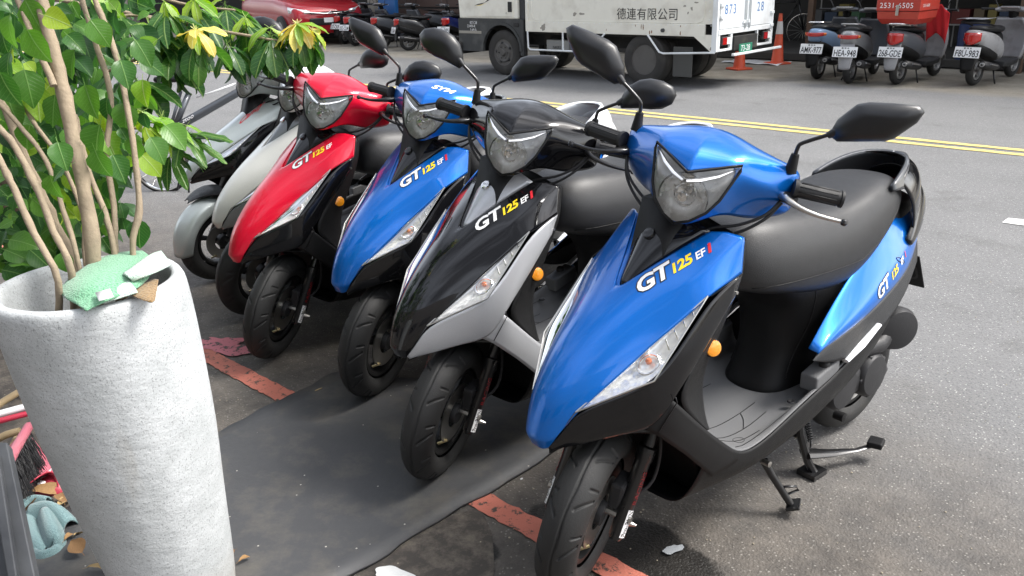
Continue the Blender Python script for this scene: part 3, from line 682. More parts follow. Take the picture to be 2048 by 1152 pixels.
    for s in (1,-1):
        rows=[[(a[0],(a[1]-.010)*s,a[2]+.002),(a[0],(a[1]-.004)*s,a[2]),(a[0]*.45+b[0]*.55,(a[1]*.45+b[1]*.55+.011)*s,a[2]*.45+b[2]*.55),(a[0]*.2+b[0]*.8,(b[1]+.004)*s,a[2]*.2+b[2]*.8),(b[0],b[1]*s,b[2])] for a,b in zip(up,lo)]
        pans.append(patch('side_panel',rows,K.get('side',PM),root,sub=2,solid=.003,flip=s<0,cc=[(2,0,6,.92)]))
    lo2=[(-.625,.198,.470),(-.70,.202,.440),(-.80,.206,.425),(-.92,.206,.455),(-1.02,.200,.495),(-1.11,.185,.535),(-1.22,.15,.590)]
    for s in (1,-1):
        patch('lower_side_cover',[[(a[0],a[1]*s,a[2]),((a[0]+b[0])/2,((a[1]+b[1])/2+.003)*s,(a[2]+b[2])/2),(b[0],b[1]*s,b[2])] for a,b in zip(lo,lo2)],M_['mattegrey'],root,sub=2,solid=.003,flip=s<0)
        # folded passenger footrest wrapped in film
        V,F=tubegeo([(-.775,.206*s,.425),(-.84,.209*s,.452),(-.93,.208*s,.487)],[.012,.015,.009],8,flat=.6); mk('folded_footrest',V,F,M_['film'],root,autos=60)
    tb=[[( x,0,zt),(x,w*.7,zt-.004),(x,w,zt-.03),(x,w*1.05,zb+.03),(x,w*.7,zb),(x,0,zb),(x,-w*.7,zb),(x,-w*1.05,zb+.03),(x,-w,zt-.03),(x,-w*.7,zt-.004)] for x,w,zt,zb in ((-1.10,.13,.79,.56),(-1.20,.11,.79,.60),(-1.28,.095,.785,.635),(-1.34,.06,.765,.66))]
    loft('tail_body',tb,M_['matte'],root,sub=2)
    for s in (1,-1):
        V,F=tubegeo([(-.93-.26*t,.202-.055*t*t,.468+.125*t) for t in (0,.25,.5,.75,1)],.0022,5); mk('cover_edge_strip',V,F,M_['rimgrey'],root,autos=60)
    lathe('tail_lamp',[(.0001,.03),(.05,.024),(.07,.008),(.075,-.01)],M_['redlens'],root,20,'z',M=Matrix.Translation((-1.33,0,.715))@Matrix.Rotation(math.radians(-90),4,'Y')@Matrix.Diagonal((.55,1.0,1,1)))
    # grab rail: a broad moulded hoop round the tail
    pth=[(-1.150,.150,.662),(-1.205,.138,.690),(-1.265,.118,.735),(-1.315,.085,.785),(-1.335,.0,.815),(-1.315,-.085,.785),(-1.265,-.118,.735),(-1.205,-.138,.690),(-1.150,-.150,.662)]
    wd=[.016,.030,.044,.052,.054,.052,.044,.030,.016]
    P2,W2=smoothpath(pth,wd,3); V=[];n=len(P2)
    for i,p in enumerate(P2):
        p=Vector(p); c=Vector((-1.10,0,.70)); o_=(p-c); o_.z*=.4; o_.normalize(); w_=W2[i]
        up_=Vector((0,0,1)); a=o_*.010; b=(up_*.55-o_*.0)*w_ + Vector((.55*w_,0,.2*w_))
        V+=[tuple(q) for q in (p+b+a*.4,p+b*.5+a*1.2,p-b*.5+a*1.3,p-b+a*.6,p-b-a*.6,p-b*.4-a,p+b*.5-a*.8,p+b-a*.5)]
    F=gridf(n,8,closed=True)+[tuple(range(8)),tuple(range((n-1)*8,n*8))[::-1]]
    gr=recalc(mk('grab_rail',V,F,K['rail'],root,sub=1))
    po=[(-1.185,.146,.690),(-1.25,.128,.742),(-1.31,.092,.788),(-1.338,.045,.810),(-1.345,0,.815)]; pi_=[(-1.12,.122,.842),(-1.165,.112,.868),(-1.225,.086,.885),(-1.265,.045,.892),(-1.275,0,.893)]
    patch('tail_cowl',[[a,tuple((Vector(a)*.6+Vector(b)*.4)+Vector((-.012,.012 if k<4 else 0,.012))),tuple((Vector(a)*.25+Vector(b)*.75)+Vector((-.010,.008 if k<4 else 0,.010))),b] for k,(a,b) in enumerate(zip(po,pi_))],K['rail'],root,mirror=True,sub=2,solid=.004)
    # upper fin of the rail reaching forward on both sides
    for s in (1,-1):
        patch('rail_fin',[[(-1.07,.122*s,.842),(-1.07,.126*s,.825)],[(-1.15,.108*s,.872),(-1.17,.126*s,.820)],[(-1.24,.075*s,.892),(-1.265,.112*s,.800)],[(-1.295,.03*s,.890),(-1.325,.065*s,.812)],[(-1.30,-.0*s,.888),(-1.335,0,.822)]],K.get('fin',K['rail']),root,sub=2,solid=.01,off=0,flip=s<0)
    # ---------------- rear fender, plate
    patch('rear_fender',[[(-1.27,.06,.65),(-1.27,0,.66)],[(-1.33,.055,.60),(-1.335,0,.60)],[(-1.36,.05,.54),(-1.365,0,.54)],[(-1.395,.045,.47),(-1.40,0,.47)],[(-1.40,.04,.42),(-1.40,0,.42)]],M_['matte'],root,mirror=True,sub=2,solid=.004,off=0)
    if K.get('plate'):
        X=Matrix.Translation((-1.390,.0,.500))@Matrix.Rotation(math.radians(28),4,'Y')
        pl_=box('number_plate',-.003,.003,-.095,.095,-.068,.068,M_['matte'],root,bevel=.003,M=X)
        flattext('plate_text',K['plate'],.085,M_['mattegrey'],pl_,X@Vector((.0040,.088,-.035)),X.to_3x3()@Vector((0,-1,0)),X.to_3x3()@Vector((0,0,1)))
    # ---------------- engine
    def cap(nm,x,z,y0,y1,r,mat,par,seg=28): return lathe(nm,[(r*.98,y0),(r,(y0+y1)/2),(r*.97,y1-.008),(r*.86,y1),(r*.3,y1+.004),(.0001,y1+.004)],mat,par,seg,'y',(x,0,z))
    en=loft('engine_case',[[(x,.06,z0),(x,.14,z0+.01),(x,.155,(z0+z1)/2),(x,.14,z1-.01),(x,.06,z1)] for x,z0,z1 in ((-.80,.22,.34),(-.90,.20,.35),(-1.0,.205,.345),(-1.10,.20,.33),(-1.17,.20,.30))],M_['engine'],root,sub=1)
    cap('front_pulley_cover',-.90,.275,.10,.150,.070,M_['engine'],en); cap('clutch_cover',-1.045,.274,.10,.160,.070,M_['engine'],en)
    V,F=[],[]
    for k in range(5):
        t=2*math.pi*k/5; tubegeo([(-1.045+.064*math.cos(t),.13,.274+.064*math.sin(t)),(-1.045+.064*math.cos(t),.155,.274+.064*math.sin(t))],.007,8,V,F)
    mk('cover_bolt',V,F,M_['engine'],en)
    lathe('oil_cap',[(.014,.16),(.014,.19),(.0001,.192)],M_['matte'],en,12,'y',(-.84,0,.22))
    af=lathe('air_filter_box',[(.030,.03),(.042,.07),(.056,.11),(.066,.135),(.068,.155),(.060,.172),(.030,.178),(.0001,.178)],M_['engine'],root,32,'y',(-1.15,0,.395),M=Matrix.Translation((-1.15,.15,.395))@Matrix.Rotation(math.radians(-25),4,'Z')@Matrix.Translation((1.15,-.15,-.395)))
    tube('filter_duct',[(-1.0,.13,.36),(-1.08,.14,.36),(-1.14,.13,.38)],[.022,.026,.03],M_['engine'],af,seg=12)
    tube('exhaust_pipe',[(-.9,-.08,.2),(-1.1,-.13,.2),(-1.2,-.15,.24)],.016,M_['blacksteel'],root,sm=3)
    tube('silencer',[(-1.12,-.165,.25),(-1.18,-.168,.27),(-1.46,-.168,.34),(-1.50,-.168,.35)],[.03,.052,.056,.03],M_['blacksteel'],root,seg=18)
    # rear wheel
    cR=(-1.165,0,TR+.005)
    rw=tyre('rear_wheel',TR,.098,M_['rubber'],root,c=cR,nt=96,nv=14,groove=False); rim(rw,M_['rim'],None,cR); wheel_spokes(M_['rim'],rw,None,cR,5)
    # ---------------- stands
    def stand():
        V,F=[],[]
        for s in (1,-1):
            tubegeo([(-.80,.065*s,.215),(-.795,.085*s,.14),(-.815,.105*s,.05),(-.83,.12*s,.012)],[.012,.013,.013,.012],8,V,F); boxgeo(-.865,-.80,.10*s-.018,.10*s+.042 if s>0 else .10*s+.018,.002,.018,V,F) if s>0 else boxgeo(-.865,-.80,-.142,-.085,.002,.018,V,F)
        tubegeo([(-.80,-.08,.13),(-.80,.08,.13)],.010,8,V,F)
        a=Vector((-.808,.098,.075)); b=Vector((-.98,.165,.048)); c=Vector((-1.035,.185,.052))
        tubegeo([a,a.lerp(b,.5)+Vector((0,0,-.004)),b,c],[.028,.019,.010,.010],8,V,F,flat=.45)
        return V,F
    V,F=stand(); cs=mk('centre_stand',V,F,M_['blacksteel'],root,autos=40)
    box('pedal_pad',-.02,.03,-.022,.022,-.008,.012,M_['matte'],cs,bevel=.005,M=Matrix.Translation((-1.045,.190,.060))@Matrix.Rotation(.3,4,'Z'))
    V,F=[],[]; n=13; A=Vector((-.815,.075,.215)); B=Vector((-.822,.105,.115)); sp=[]
    for i in range(n*8+1):
        t=i/(n*8); p=A.lerp(B,t); sp.append((p.x+.0085*math.cos(t*n*2*math.pi),p.y+.0085*math.sin(t*n*2*math.pi)*.9,p.z))
    tubegeo(sp,.0022,5,V,F); tubegeo([A+Vector((0,0,.02)),A],.003,5,V,F); tubegeo([B,B+Vector((0,0,-.022))],.003,5,V,F)
    mk('stand_spring',V,F,M_['blacksteel'],cs)
    ss=tube('side_stand',[(-.560,.125,.165),(-.575,.140,.125),(-.612,.185,.035)],[.012,.0105,.0105],M_['blacksteel'],root,seg=12)
    V,F=[],[]; tubegeo([(-.592,.160,.085),(-.625,.190,.088),(-.640,.190,.070),(-.603,.172,.060)],.0035,6,V,F); mk('stand_hook',V,F,M_['blacksteel'],ss)
    box('stand_foot',-.030,.024,-.019,.019,-.004,.004,M_['blacksteel'],ss,bevel=.002,M=Matrix.Translation((-.618,.191,.030))@Matrix.Rotation(.5,4,'Z')@Matrix.Rotation(.35,4,'X'))
    lathe('stand_bolt',[(.009,-.012),(.009,.012),(.0001,.014)],M_['steel'],ss,10,'y',(-.556,.135,.165))
    # ---------------- front wheel and fork (steered)
    cF=(0,0,TR)
    fw=tyre('front_wheel',TR,.100,M_['rubber'],root,M=H,c=cF,nt=K.get('nt',880),nv=K.get('nv',84)); rim(fw,M_['rim'],H,cF); wheel_spokes(M_['rim'],fw,H,cF,3,.125)
    lathe('brake_disc',[(.045,.030),(.092,.030),(.092,.034),(.045,.034),(.045,.030)],M_['steel'],fw,40,'y',cF,M=H,cap=False)
    lathe('hub',[(.030,-.045),(.032,-.02),(.024,0),(.032,.02),(.030,.045)],M_['engine'],fw,20,'y',cF,M=H)
    tube('valve',[(.062,.016,.135),(.048,.040,.150)],.0045,M_['brass'],fw,seg=8,M=H)
    tube('axle_nut',[(-.012,-.11,.222),(-.012,.11,.222)],.009,M_['steel'],root,seg=6,M=H)
    ad=Vector((-math.sin(RAKE),0,math.cos(RAKE)))
    for s in (1,-1):
        b=Vector((.010,.086*s,.168)); P=[b,b+ad*.01,b+ad*.20,b+ad*.205,b+ad*.235,b+ad*.24,b+ad*.30]
        fk=tube('fork_leg',P,[.013,.019,.020,.023,.023,.0165,.0165],M_['blacksteel'],root,seg=20,M=H)
        if not candy:
            # stickers on the tube: white panel with black letters, then red letters
            # sticker faces outwards and a little forward
            nrm=Vector((.45,.89*s,.22)).normalized(); nrm=(nrm-ad*nrm.dot(ad)).normalized(); xd=ad.copy(); yd=nrm.cross(xd) if s>0 else nrm.cross(xd)
            def onfork(u_,v_,lift=.0006):
                ang=v_/.0198; side=yd; d=nrm*math.cos(ang)+side*math.sin(ang); return b+ad*u_+d*(.0198+lift)
            rowsS=[[onfork(u_,v_) for v_ in (-.009,-.0045,0,.0045,.009)] for u_ in (.012,.045,.082)]
            o=patch('maker_sticker',rowsS,M_['inkw'],fk,sub=0,solid=0,M=H,flip=s<0)
            for nm,tx,u0,sz,mt,lf in (('sticker_text','Pro-RUN',.014,.0175,M_['inkk'],.0010),('red_lettering','RACING',.095,.0165,M_['inkr2'],.0008)):
                V,F=textmesh(tx,1,0,.012,1.0); wmax=max(v[0] for v in V)
                k_=.066/ (wmax) if tx=='Pro-RUN' else .085/wmax
                mk(nm,[onfork(u0+a*k_,(b_-.35)*sz,lf) for a,b_ in V],F,mt,fk,smooth=False,M=H)
            if s>0: tube('caliper_bolt',[(-.030,.082,.196),(-.036,.104,.192),(-.040,.118,.190)],[.008,.0065,.003],M_['steel'],root,seg=8,M=H)
    V,F=boxgeo(-.085,-.015,.040,.074,.225,.300); recalc(mk('brake_caliper',V,F,M_['engine'],root,smooth=False,bevel=.008,M=H))
    loft('fork_crown',[[(x-.035,-.10,z),(x+.035,-.10,z),(x+.035,.10,z),(x-.035,.10,z)] for x,z in ((-.125,.43),(-.14,.46))],M_['blacksteel'],root,M=H,smooth=False)
    tube('brake_hose',[(-.04,.09,.26),(-.09,.12,.30),(-.11,.11,.40),(-.12,.06,.50)],.0045,M_['grip'],root,seg=8,M=H,sm=4)
    if candy:
        ro=[]
        for i in range(9):
            t=math.radians(-8+i*20); c_,s_=math.cos(t),math.sin(t); r=TR+.022; ww=.062 if i not in(0,8) else .045
            ro.append([(r*c_,0,TR+r*s_),((r-.004)*c_,ww*.6,TR+(r-.004)*s_),((r-.02)*c_,ww,TR+(r-.02)*s_),((r-.06)*c_,ww+.006,TR+(r-.06)*s_)])
        patch('front_fender',ro,PM,root,mirror=True,sub=2,solid=.003,M=H)
    # ---------------- handlebar cluster (steered)
    cols=[ # y, bottom, hlb, hlt, brow, top, back, low-back
     (0.0,(-.196,.902),(-.188,.912),(-.198,1.026),(-.225,1.064),(-.320,1.092),(-.400,1.090),(-.455,1.02),(-.43,.93)),
     (.030,(-.203,.908),(-.194,.922),(-.220,1.035),(-.238,1.060),(-.320,1.090),(-.400,1.088),(-.455,1.02),(-.43,.93)),
     (.063,(-.224,.930),(-.208,.947),(-.2405,1.043),(-.255,1.061),(-.322,1.083),(-.400,1.080),(-.452,1.01),(-.43,.93)),
     (.092,(-.262,.936),(-.240,1.010),(-.258,1.049),(-.272,1.063),(-.327,1.075),(-.400,1.070),(-.448,1.005),(-.43,.92)),
     (.122,(-.338,.908),(-.266,1.004),(-.282,1.030),(-.302,1.053),(-.338,1.066),(-.402,1.060),(-.445,1.0),(-.43,.91)),
     (.165,(-.385,.910),(-.305,.990),(-.322,1.016),(-.340,1.038),(-.358,1.052),(-.405,1.048),(-.445,1.0),(-.435,.91)),
     (.200,(-.415,.922),(-.350,.974),(-.358,1.002),(-.366,1.024),(-.376,1.038),(-.410,1.036),(-.440,1.0),(-.440,.93)),
     (.206,(-.400,.945),(-.380,.978),(-.378,.998),(-.380,1.010),(-.385,1.020),(-.408,1.020),(-.425,1.0),(-.425,.95))]
    rows=[[(p[0],c[0],p[1]) for p in c[1:]] for c in cols]
    skip=[(0,1),(1,1),(2,1)]
    hc=patch('handlebar_cover',rows,K.get('cover',PM),root,mirror=True,sub=3,solid=.003,M=H,skip=skip,cc=[(3,0,0,.9),(4,0,0,.8)],cr_=[])
    crease_cover(hc)
    # headlamp
    hc_cols=[(0.,(-.184,.909),(-.196,1.026)),(.03,(-.190,.921),(-.2175,1.0335)),(.060,(-.203,.946),(-.238,1.0415)),(.078,(-.222,.975),(-.2505,1.0465)),(.099,(-.260,1.040),(-.264,1.052))]
    if candy: hc_cols=[(0.,(-.184,.905),(-.205,1.05)),(.03,(-.190,.912),(-.212,1.052)),(.060,(-.203,.935),(-.231,1.045)),(.078,(-.222,.965),(-.244,1.04)),(.099,(-.260,1.005),(-.264,1.035))]
    rows=[];rin=[];rows2=[]
    for y,lo_,hi_ in hc_cols:
        r=[];q=[]
        for t in (0,.25,.5,.75,1):
            x=lo_[0]*(1-t)+hi_[0]*t; z=lo_[1]*(1-t)+hi_[1]*t; bul=.014*math.sin(math.pi*t)*(1-(y/.1)**2)+.003
            r.append((x+bul,y,z)); dd=(.062*math.sin(math.pi*t)**.45)*max(.0,1-(y/.068)**2)+.008*math.sin(math.pi*t)
            q.append((x-dd+.002,y,z))
        rows.append(r); rin.append(q)
    hl=patch('headlight',rin,M_['wing'],root,mirror=True,sub=1,solid=0,M=H)
    patch('headlight_lens',rows,M_['lens'],hl,mirror=True,sub=2,solid=0,M=H)
    jr=random.Random(17); V=[]; sg=14; pr_=[(.055,0),(.049,-.015),(.037,-.028),(.024,-.036),(.011,-.041)]
    for ri,(r_,h_) in enumerate(pr_):
        for k in range(sg):
            a_=2*math.pi*(k+.5*(ri%2))/sg; jj=jr.uniform(-.0035,.0035) if 0<ri<4 else 0
            V.append((-.209+h_+jj,r_*math.cos(a_),.963+r_*math.sin(a_)*1.0))
    mk('reflector_bowl',V,[f for q in gridf(5,sg,closed=True) for f in ((q[0],q[1],q[2]),(q[0],q[2],q[3]))],M_['bowl2'],hl,smooth=False,M=H)
    lathe('bowl_rim',[(.0545,.0),(.0575,.002),(.0575,-.004),(.0545,-.006)],M_['chrome'],hl,36,'x',(-.209,0,.963),M=H,cap=False)
    lathe('bulb_shield',[(.0001,.020),(.010,.018),(.012,.010),(.009,-.01),(.009,-.03)],M_['chrome'],hl,18,'x',(-.218,0,.965),M=H)
    lathe('bulb_ring',[(.023,0),(.026,.004),(.026,-.004),(.023,0)],M_['chrome'],hl,24,'x',(-.224,0,.965),M=H,cap=False)
    edge=[r[4] for r in rows]+[r[0] for r in rows[::-1]]; full=[(p[0],p[1],p[2]) for p in edge]+[(p[0],-p[1],p[2]) for p in edge[::-1]]
    V,F=tubegeo(full[:]+[full[0]],.0032,6,cap=False); mk('headlight_bezel',V,F,M_['matte'],hl,M=H)
    # chrome wings between the round reflector and the tips
    V,F=[],[]
    for s in (1,-1):
        tubegeo([(-.192,.001*s,1.008),(-.208,.028*s,1.013),(-.230,.058*s,1.024),(-.256,.090*s,1.043)],[.010,.0115,.010,.003],8,V,F,flat=.40)
    mk('headlight_brow',V,F,M_['facet0'],hl,M=H,autos=60)
    # cables from the levers down to the column
    for s in (1,-1):
        for k,(o1,o2) in enumerate(((0,0),(.012,.02))):
            tube('control_cable',[(-.350,.190*s,.978-o1),(-.318,.168*s,.940-o1),(-.300,.120*s,.905-o2),(-.285,.060*s,.880-o2),(-.265,.03*s,.84)],.0036,M_['grip'],root,seg=7,M=H,sm=4)
    # grips, levers, mirrors
    for s in (1,-1):
        a=Vector((-.385,.200*s,1.000)); b=Vector((-.402,.312*s,1.000)); g0=Vector((-.350,.205*s,1.006)); g1=Vector((-.382,.311*s,1.002))
        d=(g1-g0)
        P=[g0,g0+d*.08,g0+d*.09,g0+d*.93,g0+d*.94,g0+d*.995,g1]; R_=[.0215,.0215,.0165,.0165,.0195,.0195,.014]
        gp=tube('grip',P,R_,M_['grip'],root,seg=20,M=H)
        V,F=[],[]
        for k in range(9):
            t=2*math.pi*k/9; n1=Vector((math.cos(t),0,math.sin(t))); tubegeo([g0+d*.14+n1*.0167,g0+d*.90+n1*.0167],.0016,5,V,F)
        mk('grip_rib',V,F,M_['grip'],gp,M=H)
        P=[(-.345,.185*s,.985),(-.322,.205*s,.985),(-.312,.235*s,.979),(-.318,.275*s,.972),(-.330,.318*s,.969),(-.331,.326*s,.969)]
        lv=tube('brake_lever',P,[.010,.0085,.0062,.0052,.0045,.0045],M_['blacksteel'] if s<0 or not K.get('chromelever') else M_['steel'],root,seg=10,M=H,sm=3)
        lathe('lever_ball',[(.0001,-.0085),(.006,-.006),(.0085,0),(.006,.006),(.0001,.0085)],M_['blacksteel'],lv,12,'z',(-.331,.331*s,.969),M=H)
        loft('lever_perch',[[(-.36,.19*s,.975),(-.33,.19*s,.975),(-.33,.19*s,.995),(-.36,.19*s,.995)],[(-.35,.222*s,.977),(-.322,.215*s,.977),(-.322,.215*s,.991),(-.35,.222*s,.991)]],M_['matte'],root,M=H,smooth=False)
        if candy and s<0: pass
        hexm=K['mirror']=='hex'
        bt=lathe('mirror_boot',[(.0145,0),(.0135,.004),(.0095,.040),(.0085,.043),(.0001,.043)],M_['matte'],root,16,'z',(-.368,.186*s,1.034),M=H)
        tube('mirror_arm',[(-.368,.186*s,1.07),(-.368,.187*s,1.093),(-.367,.195*s,1.106),(-.366,.243*s,1.138),(-.366,.252*s,1.143)],[.0047]*5,M_['blacksteel'],bt,seg=10,M=H,sm=3)
        if hexm: pts=[(.243,1.146),(.249,1.172),(.277,1.212),(.300,1.222),(.345,1.231),(.395,1.238),(.408,1.228),(.401,1.205),(.370,1.163),(.355,1.153),(.300,1.137),(.262,1.127),(.248,1.133)]
        else:
            pts=[(.244,1.140),(.250,1.165),(.262,1.190),(.285,1.210),(.315,1.221),(.350,1.222),(.380,1.213),(.394,1.193),(.388,1.168),(.365,1.150),(.335,1.141),(.300,1.136),(.270,1.128),(.252,1.124)]
        pts=[(a*s,b) for a,b in (pts if s<0 else pts)]
        tilt=Matrix.Translation((-.366,.25*s,1.143))@Matrix.Rotation(K.get('mtilt',(0,0))[0 if s>0 else 1],4,'Z')@Matrix.Translation((.366,-.25*s,-1.143))
        mi=recalc(shell('mirror',pts,.020,M_['mirror'],root,'x',M=H@tilt,dome=.016,at0=-.366))
        ca=sum(p[0] for p in pts)/len(pts); cb=sum(p[1] for p in pts)/len(pts)
        recalc(mk('mirror_glass',[(-.3765,ca+(a-ca)*.93,cb+(b-cb)*.93) for a,b in pts],[tuple(range(len(pts)))],M_['mirrorglass'],mi,smooth=False,M=H@tilt))
        tube('mirror_neck',[(-.366,.240*s,1.135),(-.366,.252*s,1.145),(-.366,.270*s,1.158)],[.0075,.010,.013],M_['mirror'],mi,seg=12,M=H)
    tube('handlebar_stem',[(-.19,0,.60),(-.24,0,.72),(-.315,0,.93)],[.03,.03,.045],M_['matte'],root,seg=12,M=None)
    # ---------------- lettering
    if style=='gt':
        bv=bvh_of(fp); D=Vector((-.55,-.55,-.62)); O=Vector((-.128,.044,.727)); E=Vector((-.262,.139,.833)); X=(E-O).normalized(); Y=Vector((-.55,-.30,.85)); Y=(Y-X*Y.dot(X)).normalized()
        Lx=(E-O).length
        def run(nm,tx,t,sz,mt,wd=1,bold=.02,lf=.0012): return decal(nm,tx,sz,mt,fp,O+X*Lx*t,X,Y,bv,D,lift=lf,shear=.35,bold=bold,width=wd,spacing=.95)
        if PM!=M_['black']: run('gt_outline','GT',-.0,.050,M_['inkk'],1.35,.075,.0009)
        run('gt_lettering','GT',.0,.050,M_['inkw'],1.35,.03,.0016)
        run('number_lettering','125',.46,.032,M_['inky'],1.28,.035,.0016)
        run('fuel_lettering','EF',.80,.024,M_['inkw'],1.2,.02,.0016)
        if K.get('efi'): run('i_lettering','i',.97,.030,M_['inkr'],1.4,.05,.0016)
        sp_=pans[0]; bs=bvh_of(sp_); O=Vector((-.935,.2,.552)); E=Vector((-1.13,.18,.640)); X=(O-E).normalized()*-1; Y=Vector((.35,-.25,.9)); Y=(Y-X*Y.dot(X)).normalized(); D=Vector((0,-1,-.25)); Lx=(E-O).length
        for nm,tx,t,sz,mt,wd in (('gt_outline','GT',0,.044,M_['inkk'],1.3),('gt_lettering','GT',0,.044,M_['inkw'],1.3),('number_lettering','125',.42,.028,M_['inky'],1.25),('fuel_lettering','EF',.76,.020,M_['inkw'],1.2),('i_lettering','i',.93,.024,M_['inkr'],1.3)):
            decal(nm,tx,sz,mt,sp_,O+X*Lx*t,X,Y,bs,D,lift=.0009 if 'outline' in nm else .0016,shear=.35,bold=.07 if 'outline' in nm else .025,width=wd,spacing=.95)
    if style=='candy':
        bv=bvh_of(fp); decal('model_lettering','Candy',.058,M_['inkr'],fp,Vector((-.150,.075,.775)),Vector((-.80,.10,.60)),Vector((-.45,-.55,.70)),bv,Vector((-.6,-.5,-.62)),shear=.3,bold=.02)
    if style=='gt' and PM==M_['blue']:
        bs=bvh_of(pans[0]); P=[]
        for i in range(15):
            t=2*math.pi*i/14; h=bs.ray_cast(Vector((-1.085+.020*math.cos(t),.3,.655+.007*math.sin(t)+.010*math.cos(t))),Vector((0,-1,-.2)).normalized())
            if h[0] is not None: P.append(h[0]+Vector((0,.0005,.0005)))
        if len(P)>5: V,F=tubegeo(P,.0012,5,cap=False); mk('panel_ring_mark',V,F,M_['inkk'],pans[0])
    if K.get('headtext'):
        bv=bvh_of(hc); Hm=H
        decal('maker_lettering','SYM',.034,M_['inkw'],hc,Hm@Vector((-.238,.000,1.13)),Hm.to_3x3()@Vector((-.12,.97,0)),Hm.to_3x3()@Vector((-.8,-.1,.6)),bv,Hm.to_3x3()@Vector((-.45,0,-.9)),shear=.3,bold=.035,width=1.2)
    return root
base=dict(style='gt',mirror='hex',emblem=M_['black'],lower=M_['black'],limb=M_['matte'])
def S_(**k): d=dict(base); d.update(k); return d
FRONT=[
 S_(label='blue scooter nearest the camera with black and grey tail rail and slim angular mirrors',pos=(.1547,1.7608),rz=-2.4729,steer=.4584,paint=M_['blue'],rail=M_['black'],fin=M_['darkgrey'],plate='UA',efi=1,chromelever=1,glossbelly=0),
 S_(label='black scooter with silver leg shield, front wheel on the rubber mat, round mirrors',pos=(-.2213,2.2744),rz=-2.389,steer=.4571,paint=M_['black'],emblem=M_['silver'],lower=M_['silver'],limb=M_['silver'],rail=M_['film'],mirror='oval',efi=1,side=M_['black']),
 S_(label='blue scooter with maker name above its headlight, between the red and the black scooter',pos=(-.4915,2.8156),rz=-2.3166,steer=.3545,paint=M_['blue'],rail=M_['film'],efi=1,headtext=1),
 S_(label='red scooter with orange side reflector, standing behind the pink paint stain',pos=(-.9452,3.1731),rz=-2.3604,steer=.5819,paint=M_['red'],rail=M_['black'],fin=M_['grey'],mirror='oval'),
 S_(label='cream and grey scooter squeezed between the red and the pale silver scooter',pos=(-1.15,3.64),rz=-2.52,steer=.42,paint=M_['cream'],emblem=M_['grey'],lower=M_['grey'],style='fighter',rail=M_['white'],cover=M_['white'],side=M_['silver'],mirror='oval',nt=240,nv=36),
 S_(label='pale silver scooter with red script on its shield and rounded front fender',pos=(-1.47,4.14),rz=-2.58,steer=.30,paint=M_['candysilver'],emblem=M_['candysilver'],style='candy',rail=M_['silver'],side=M_['candysilver'],mirror='oval',nt=240,nv=36,seat=M_['seatgrey']),
]
for c_ in FRONT: scooter(c_)
# ================================================================== truck and the far side of the street
TW=simple('truck_white',(.80,.78,.69),.42,0,.3,dirt=.3,dcol=(.36,.31,.23),var=.05)
TWR=simple('truck_door_white',(.78,.81,.82),.42,0,.3,dirt=.25,dcol=(.28,.22,.15))
TB=simple('truck_black',(.035,.037,.038),.6,dirt=.6,dcol=(.12,.12,.115))
UND=simple('undercarriage',(.02,.02,.02),.8,dirt=.5)
a0,p0=-7.5,10.15
tr=thing('box_truck','white box truck with rust spots and black lower cab, parked across the street','truck',RD(a0,p0),RROT)
def tb(name,a,b,c,d,e,f,mat,par=tr,bevel=.006): return box(name,a-a0,b-a0,c-p0,d-p0,e,f,mat,par,bevel=bevel)
def tq(name,pts,mat,par=tr,thick=.012):    # polygon on the near side, pts (a,z), at perp p
    P,a_=pts; n=len(a_); V=[(x-a0,P-p0,z) for x,z in a_]+[(x-a0,P-p0+thick,z) for x,z in a_]
    F=[tuple(range(n)),tuple(range(n,2*n))[::-1]]+[(i,i+n,(i+1)%n+n,(i+1)%n) for i in range(n)]
    return recalc(mk(name,V,F,mat,par,smooth=False))
cargo=tb('cargo_box',-8.49,-5.45,9.47,10.86,.78,2.05,TW)
tb('side_skirt',-8.495,-5.60,9.455,9.485,.635,.782,TW)
tq('rear_skirt',(9.456,[(-5.78,.66),(-5.602,.66),(-5.44,.66),(-5.44,.455),(-5.50,.455)]),TW)
tb('corner_post',-5.50,-5.43,9.45,9.50,.46,2.05,TWR); tb('corner_post',-5.50,-5.43,10.83,10.88,.46,2.05,TWR)
tb('front_post',-8.505,-8.46,9.45,9.49,.64,2.05,TW)
d1=tb('rear_door',-5.448,-5.425,9.51,10.145,.72,2.0,TWR); d2=tb('rear_door',-5.448,-5.425,10.165,10.82,.72,2.0,TWR)
for nm,s,pp,par in (('door_number','873',9.60,d1),('door_number','28',10.40,d2)):
    k=(p0,a0); pt=Vector((-5.4235-a0,pp-p0,.89)); flattext(nm,s,.16,M_['inkb'],par,pt,(0,1,0),(0,0,1),spacing=1.25)
tb('rear_sill',-5.47,-5.42,9.48,10.86,.655,.715,TWR)
for p in (9.50,9.78,9.80,10.45,10.80): tb('frame_post',-5.46,-5.425,p,p+.03,.46,.66,TWR)
tb('rear_frame',-5.46,-5.425,9.48,9.80,.46,.49,TWR); tb('rear_frame',-5.46,-5.425,10.45,10.86,.46,.49,TWR)
for p in (9.56,10.60):
    l=tb('tail_lamp',-5.45,-5.415,p,p+.20,.53,.63,TB); box('lamp_glass',-5.414-a0,-5.405-a0,p+.01-p0,p+.10-p0,.54,.62,M_['redlens'],l); box('lamp_glass',-5.414-a0,-5.405-a0,p+.105-p0,p+.19-p0,.54,.62,M_['inkw'],l)
tb('bumper_bar',-5.36,-5.32,9.70,10.95,.40,.43,TWR); tb('tow_box',-5.50,-5.40,9.83,10.42,.45,.62,UND)
pl=tb('number_plate',-5.35,-5.34,9.86,10.18,.42,.53,M_['plategreen'],bevel=.002); flattext('plate_text','73-28',.10,M_['inkw'],pl,(-5.338-a0,9.89-p0,.445),(0,1,0),(0,0,1),bold=.01)
